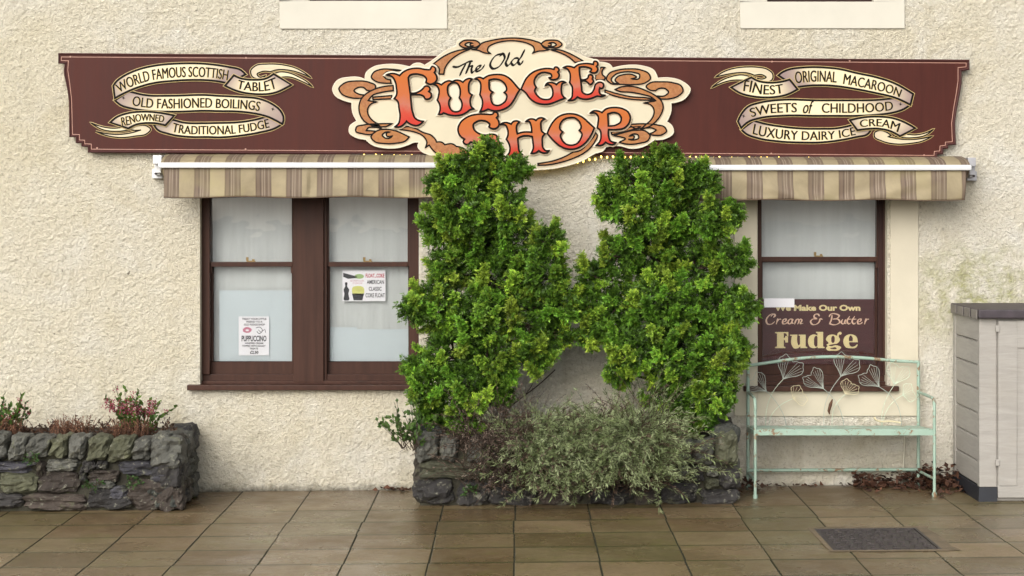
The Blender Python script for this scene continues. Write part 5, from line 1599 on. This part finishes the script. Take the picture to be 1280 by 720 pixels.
# ------------------------------------------------------------------ bench
be = thing('garden_bench', 'mint green metal garden bench with wire ginkgo leaves in its back', 'bench', (2.0, -0.3, gz(2)))
YR, YFt = -0.075, -0.535
rl, rr_x = P(935, 0, YR).x, P(1148, 0, YR).x
fl_x, fr_x = P(944, 0, YFt).x, P(1168, 0, YFt).x
m = MB()
top = spline([(935.5, 457), (960, 453.5), (1000, 448), (1040, 446), (1080, 447.5), (1120, 451), (1148.5, 452.5)], 6, False)
m.tube([P(a, c, YR) for a, c in top], 0.0105, 10)
m.obj('top_rail', M['mint'], be, smooth=True)
zseat_r, zseat_f = P(0, 533, YR).z, P(0, 537.5, YFt).z
SLOPE = zseat_f - zseat_r
for x, ytop in ((rl, 457), (rr_x, 452.5)):
    m = MB()
    m.tube([(x, YR, gz(x) - 0.002), (x, YR, P(0, ytop, YR).z + 0.006)], 0.011, 10); m.tube([(x, YR, gz(x)), (x, YR, gz(x) + 0.02)], 0.016, 10)
    m.obj('leg', M['mint'], be, smooth=True)
for xr_, xf, sg_ in ((rl, fl_x, -1), (rr_x, fr_x, 1)):
    zt = P(0, 490, YR).z
    m = MB()
    yf = YFt
    pts = [(xr_, YR, zt), (xr_ * 0.55 + xf * 0.45, -0.30, zt + 0.004), (xf - (xf - xr_) * 0.1, yf + 0.055, zt + 0.003), (xf, yf + 0.018, zt - 0.006), (xf, yf, zt - 0.035), (xf, yf, zt - 0.08)]
    sp = []
    for i in range(len(pts) - 1):
        sp += [Vector(pts[i]).lerp(Vector(pts[i + 1]), k / 3) for k in range(3)]
    sp.append(Vector(pts[-1]))
    m.tube(sp, 0.0098, 10); m.obj('armrest', M['mint'], be, smooth=True)
    m = MB()
    m.tube([(xf, yf, zt - 0.08), (xf, yf, gz(xf) - 0.001)], 0.010, 10); m.tube([(xf, yf, gz(xf)), (xf, yf, gz(xf) + 0.022)], 0.0155, 10)
    m.obj('leg', M['mint'], be, smooth=True)
    m = MB(); m.tube([(xr_, YR, gz(xr_) + 0.095), (xf, yf, gz(xf) + 0.11)], 0.009, 8); m.obj('side_stretcher', M['mint'], be, smooth=True)
m = MB(); m.tube([P(935, 588, YR), P(1148, 587, YR)], 0.011, 10); m.obj('rear_stretcher', M['mint'], be, smooth=True)
m = MB()
m.box(fl_x, fr_x, YFt - 0.006, YFt + 0.012, zseat_f - 0.034, zseat_f); m.box(rl, rr_x, YR - 0.012, YR + 0.006, zseat_r - 0.03, zseat_r)
for x, x2 in ((fl_x, rl), (fr_x, rr_x)):
    m.add([(x - .008, YFt, zseat_f - .03), (x + .008, YFt, zseat_f - .03), (x2 + .008, YR, zseat_r - .03), (x2 - .008, YR, zseat_r - .03), (x - .008, YFt, zseat_f), (x + .008, YFt, zseat_f), (x2 + .008, YR, zseat_r), (x2 - .008, YR, zseat_r)], [(3, 2, 1, 0), (4, 5, 6, 7), (0, 1, 5, 4), (1, 2, 6, 5), (2, 3, 7, 6), (3, 0, 4, 7)])
m.obj('seat_frame', M['mint'], be, bevel=0.003)
m = MB()
ns = 8
for k in range(ns):
    f0, f1 = (k + 0.12) / ns, (k + 0.88) / ns
    ya, yb = YFt + (YR - YFt) * f0, YFt + (YR - YFt) * f1
    xa0, xa1 = fl_x + (rl - fl_x) * f0, fr_x + (rr_x - fr_x) * f0
    za, zb_ = zseat_f - SLOPE * f0, zseat_f - SLOPE * f1
    m.add([(x, y, z) for z0 in (0.0005, 0.006) for (x, y, z) in ((xa0 + .006, ya, za + z0), (xa1 - .006, ya, za + z0), (xa1 - .006, yb, zb_ + z0), (xa0 + .006, yb, zb_ + z0))], [(3, 2, 1, 0), (4, 5, 6, 7), (0, 1, 5, 4), (1, 2, 6, 5), (2, 3, 7, 6), (3, 0, 4, 7)])
m.obj('seat', M['mint'], be, bevel=0.002)

def ginkgo(base, tipa, tipb, size, mat, veins=5):
    """wire outline of a two-lobed leaf in photo pixels: base point, the two lobe edge directions (degrees, y up)"""
    m = MB()
    bx, by = base
    def pt(a, r):
        return (bx + r * math.cos(R(a)), by - r * math.sin(R(a)))
    sgn = 1 if tipb > tipa else -1
    span = abs(tipb - tipa)
    out = [base + (1,)]
    N_ = 32
    ctrl = [base + (1,), pt(tipa, size * 0.35), pt(tipa - sgn * 3, size * 0.62)]
    for k in range(13):
        f = k / 12
        r = size * (0.95 + 0.05 * math.cos(f * 4 * math.pi * 2)) * (1.0 + 0.10 * math.sin(f * 2 * math.pi) ** 2)
        if abs(f - 0.5) < 0.03: r = size * 0.86
        if k in (0, 12): r = size * 0.82
        ctrl.append(pt(tipa + sgn * span * f, r))
    ctrl += [pt(tipb + sgn * 3, size * 0.62), pt(tipb, size * 0.35)]
    sp = spline(ctrl, 4)
    m.tube([P(a, c, YR) for a, c in sp + [sp[0]]], 0.0018, 5)
    for k in range(veins * 2):
        f = (k + 0.8) / (veins * 2 + 0.6)
        if abs(f - 0.5) < 0.05: continue
        a = tipa + sgn * span * f
        sp = spline([base, pt(a + 2, size * 0.45), pt(a, size * (0.92 if abs(f - 0.5) > 0.1 else 0.86))], 3, False)
        m.tube([P(q[0], q[1], YR) for q in sp], 0.0012, 4)
    return m.obj('ginkgo_leaf', M[mat], be, smooth=True)
def wire(pts, mat, r=0.0021):
    m = MB(); m.tube([P(a, c, YR) for a, c in spline(pts, 5, False)], r, 5); m.obj('wire_stem', M[mat], be, smooth=True)
ginkgo((958, 489), 98, 178, 25, 'wire'); ginkgo((979, 474), 106, 16, 29, 'wire'); ginkgo((1029.5, 486), 96, 170, 27, 'wire')
ginkgo((1051, 470.5), 112, 18, 28, 'wire'); ginkgo((1099, 483.5), 92, 172, 27, 'wire'); ginkgo((1118, 481), 118, 30, 26, 'wiremint')
ginkgo((991, 498.5), 98, -38, 17, 'wirecream', 4); ginkgo((1056.5, 493), 112, 2, 18, 'wirecream', 4); ginkgo((1128, 494), 82, -40, 16, 'wiremint', 4)
wire([(958, 489), (966, 497), (974, 508), (980, 520), (983, 532)], 'wire'); wire([(979, 474), (965, 492), (959, 508), (957, 532)], 'wiremint')
wire([(991, 498.5), (975, 507), (965, 518), (961, 532)], 'wiremint'); wire([(1029.5, 486), (1041, 497), (1050, 512), (1055, 532)], 'wire')
wire([(1051, 470.5), (1038, 489), (1031, 508), (1030, 532)], 'wire'); wire([(1056.5, 493), (1044, 507), (1040, 532)], 'wiremint')
wire([(1099, 483.5), (1113, 494), (1122, 507), (1127, 532)], 'wire'); wire([(1118, 481), (1108, 498), (1103, 514), (1102, 532)], 'wiremint'); wire([(1128, 494), (1114, 505), (1105, 521), (1103, 532)], 'wiremint')
m = MB()
m.tube([P(a, c, YR - 0.012) for a, c in ((1040.5, 499), (1038, 506), (1036, 514), (1037, 518))], [0.004, 0.011, 0.009, 0.003], 6)
tag(m.obj('pine_cone', M['rust'], None, smooth=True), 'dark dried seed head caught in the wire back of the bench', 'seed head')
m = MB()
m.tube([P(a, c, -0.14) for a, c in spline([(1092, 522), (1096, 525.5), (1104, 527), (1112, 526.5), (1126, 528.5)], 4, False)], 0.0055, 6); m.tube([P(1096, 525.5, -0.14), P(1093, 521, -0.14)], 0.004, 5)
tag(m.obj('twig', M['wirecream'], None, smooth=True), 'pale twig lying across the back of the bench seat', 'twig')

# ------------------------------------------------------------------ plastic storage shed
sh = thing('storage_shed', 'grey plastic storage shed with dark lid beside the bench', 'shed', (3.4, -0.4, gz(3.4)))
X0 = (1224 - 646) * (D - 0.76) / FP
X0 = 2.862
X1, Y0, Y1 = X0 + 1.45, -0.76, -0.05
g0 = gz(3.3)
zt = P(0, 398, Y0).z
m = MB()
zb = g0 + 0.085
nb = 7
ph = (zt - zb) / nb
for k in range(nb):
    za, zc = zb + k * ph, zb + (k + 1) * ph
    m.add([(X0, Y0 + 0.05, za + 0.012), (X0, Y1, za + 0.012), (X0, Y1, zc - 0.006), (X0, Y0 + 0.05, zc - 0.006), (X0 + 0.014, Y0 + 0.05, za), (X0 + 0.014, Y1, za), (X0 + 0.014, Y0 + 0.05, zc), (X0 + 0.014, Y1, zc)], [(3, 2, 1, 0), (0, 1, 5, 4), (2, 3, 6, 7)])
m.obj('side_panel', M['shed'], sh)
m = MB(); m.box(X0 + 0.016, X1, Y0 + 0.012, Y1, g0, zt); m.obj('body', M['shed'], sh)
m = MB()
xc = (1247 - 646) * (D + Y0) / FP
m.box(X0 - 0.004, xc - 0.006, Y0, Y0 + 0.055, zb, zt)
m.obj('corner_post', M['shed'], sh, bevel=0.006)
m = MB(); m.box(X0 - 0.004, X0 + 0.05, Y1 - 0.06, Y1, zb, zt - 0.002); m.obj('corner_post', M['shed'], sh, bevel=0.006)
m = MB()
m.add([(X0 - 0.012, Y0 - 0.012, g0 - 0.02), (xc - 0.004, Y0 - 0.012, g0 - 0.02), (xc - 0.004, Y0 + 0.1, g0 - 0.02), (X0 - 0.012, Y1, g0 - 0.02), (X0 + 0.12, Y1, g0 - 0.02),
       (X0 - 0.006, Y0 - 0.006, zb - 0.001), (xc - 0.004, Y0 - 0.006, zb - 0.001), (xc - 0.004, Y0 + 0.1, zb - 0.001), (X0 - 0.006, Y1, zb - 0.001), (X0 + 0.12, Y1, zb - 0.001)],
      [(0, 1, 6, 5), (1, 2, 7, 6), (3, 0, 5, 8), (5, 6, 7, 9, 8)])
m.obj('base', M['shedbase'], sh)
dzb, dzt = g0 + 0.02, zt - 0.012
xd = xc + 0.70
m = MB()
m.box(xc, xd, Y0 - 0.012, Y0 + 0.010, dzb, dzt)
door = m.obj('door', M['shed'], sh, bevel=0.004)
m = MB()
def rail(x0, x1, z0, z1): m.box(x0, x1, Y0 - 0.020, Y0 - 0.0122, z0, z1)
rail(xc + 0.002, xc + 0.115, dzb + 0.075, dzt - 0.005); rail(xc + 0.115, xd, dzt - 0.17, dzt - 0.005); rail(xc - 0.002, xd, dzb + 0.002, dzb + 0.073); rail(xd - 0.1, xd, dzb + 0.075, dzt - 0.17)
m.obj('door_rail', M['shed'], door, bevel=0.004)
for dz in (dzt - 0.07, dzb + 0.2):
    m = MB(); m.box(xc - 0.018, xc + 0.006, Y0 - 0.030, Y0 - 0.0122, dz, dz + 0.04); m.obj('hinge', M['shed'], door, bevel=0.004)
m = MB(); m.box(xd + 0.006, X1 - 0.06, Y0 - 0.012, Y0 + 0.010, dzb, dzt); m.obj('door', M['shed'], sh, bevel=0.004)
ztop = P(0, 386.5, Y0).z
m = MB(); m.box(X0 - 0.018, X1 + 0.03, Y0 - 0.05, Y1 + 0.01, zt + 0.002, ztop); lid = m.obj('lid', M['shedroof'], sh, bevel=0.008)
m = MB()
for k in range(4):
    a = Y0 - 0.035 + k * 0.185
    m.box(X0 - 0.026, X0 - 0.0185, a + 0.02, a + 0.165, zt - 0.006, ztop - 0.004)
m.obj('lid_tab', M['shedtab'], lid, bevel=0.006)

# ------------------------------------------------------------------ manhole cover
mc = thing('manhole_cover', 'square dark iron inspection cover set in the paving in front of the bench', 'manhole cover', (1.97, -2.0, gz(2)))
mx0, mx1, my0, my1 = 1.69, 2.27, -2.36, -1.70
def gbox(mb, x0, x1, y0, y1, z0, z1, mi=0):
    vs = [(x, y, gz(x) + z) for z in (z0, z1) for y in (y0, y1) for x in (x0, x1)]
    mb.add(vs, [(0, 2, 3, 1), (4, 5, 7, 6), (0, 1, 5, 4), (2, 6, 7, 3), (0, 4, 6, 2), (1, 3, 7, 5)], mi)
m = MB(); gbox(m, mx0 + 0.02, mx1 - 0.02, my0 + 0.02, my1 - 0.02, -0.03, 0.004)
rs = np.random.RandomState(4)
for i in range(9):
    for j in range(10):
        x, y = mx0 + 0.055 + i * 0.0585, my0 + 0.05 + j * 0.0625
        if (i + j) % 2: gbox(m, x - 0.022, x + 0.022, y - 0.009, y + 0.009, 0.003, 0.0085)
        else: gbox(m, x - 0.009, x + 0.009, y - 0.022, y + 0.022, 0.003, 0.0085)
m.obj('lid', M['iron'], mc)
m = MB()
for a in ((mx0, mx1, my0, my0 + 0.016), (mx0, mx1, my1 - 0.016, my1), (mx0, mx0 + 0.016, my0 + 0.016, my1 - 0.016), (mx1 - 0.016, mx1, my0 + 0.016, my1 - 0.016)):
    gbox(m, *a, -0.03, 0.0075)
m.obj('rim', M['iron'], mc)
m = MB()
out = [(mx0 - 0.03, my1 + 0.05), (mx0 + 0.1, my1 + 0.085), (mx1 - 0.1, my1 + 0.07), (mx1 + 0.09, my1 + 0.09), (mx1 + 0.06, my1 - 0.02), (mx1 + 0.085, my1 - 0.25), (mx1 + 0.075, my0 + 0.12), (mx1 + 0.10, my0 - 0.01), (mx1 + 0.02, my0 - 0.03), (mx0 + 0.2, my0 - 0.025), (mx0 - 0.02, my0 - 0.02), (mx0 - 0.025, my0 + 0.3)]
n = len(out)
inn = [(min(mx1, max(mx0, x)), min(my1, max(my0, y))) for x, y in out]
m.add([(x, y, gz(x) + 0.0032) for x, y in out] + [(x, y, gz(x) + 0.0065) for x, y in inn], [(i, n + i, n + (i + 1) % n, (i + 1) % n) for i in range(n)])
m.obj('cement_collar', M['cement'], mc)

# ------------------------------------------------------------------ fallen leaves
def litter(name, label, spots, seed):
    rs = np.random.RandomState(seed)
    V, Cc = [], []
    for (x0, x1, y0, y1, n, hh) in spots:
        for k in range(n):
            x = rs.uniform(x0, x1)
            y = y1 - abs(rs.normal(0, (y1 - y0) * 0.45))
            z = gz(x) + 0.006 + rs.uniform(0, hh) * max(0.1, 1 - (y1 - y) / (y1 - y0))
            c = Vector((x, y, z))
            d = Vector((rs.normal(), rs.normal(), rs.normal(0, 0.45))).normalized()
            s = d.cross(Vector((rs.normal(0, 0.4), rs.normal(0, 0.4), 1))).normalized()
            L = rs.uniform(0.025, 0.06); W = L * rs.uniform(0.25, 0.45)
            nn = d.cross(s) * L * rs.uniform(-0.25, 0.25)
            V += [c - d * L / 2, c + s * W + nn, c + d * L / 2, c - s * W + nn]
            f = rs.rand()
            col = np.array([0.045, 0.022, 0.016]) * (1 - f) + np.array([0.16, 0.075, 0.045]) * f
            col = col * rs.uniform(0.5, 1.2)
            Cc += [col] * 4
    V = np.array([tuple(v) for v in V])
    V[:, 2] = np.maximum(V[:, 2], 0.006 + 0.0106 * V[:, 0] + 0.003)
    o = link(name, np_mesh(name, V, np.arange(len(V)).reshape(-1, 4), np.array(Cc)), M['dryleaf'], None, kind='stuff')
    tag(o, label, 'leaves')
litter('leaf_litter', 'drift of dead brown leaves along the wall foot under the bench and by the shed', [(2.2, 2.88, -0.28, -0.03, 420, 0.10), (2.6, 2.86, -0.5, -0.05, 220, 0.16), (1.42, 1.60, -0.40, -0.05, 60, 0.06), (1.6, 2.2, -0.12, -0.03, 22, 0.01), (-0.95, -0.7, -0.12, -0.03, 25, 0.02)], 61)

m = MB()
m.tube([P(1131, 545, -0.02), P(1130, 570, -0.022), P(1129, 590, -0.02)], 0.006, 6)
m.tube([P(1129, 583, -0.022), P(1128, 596, -0.022)], 0.009, 6, 0)
tag(m.obj('wall_cable', M['whitecable'], None), 'short pale cable running down the wall behind the bench legs', 'cable')
m = MB()
m.tube([P(a, c, -0.06) for a, c in spline([(633, 512), (655, 495), (672, 482), (694, 462)], 4, False)], 0.004, 5)
m.tube([P(a, c, -0.06) for a, c in spline([(655, 495), (664, 483), (668, 470)], 4, False)], 0.0025, 5)
tag(m.obj('bare_twig', M['bark'], None), 'thin bare brown twig against the wall between the two cypresses', 'twig')
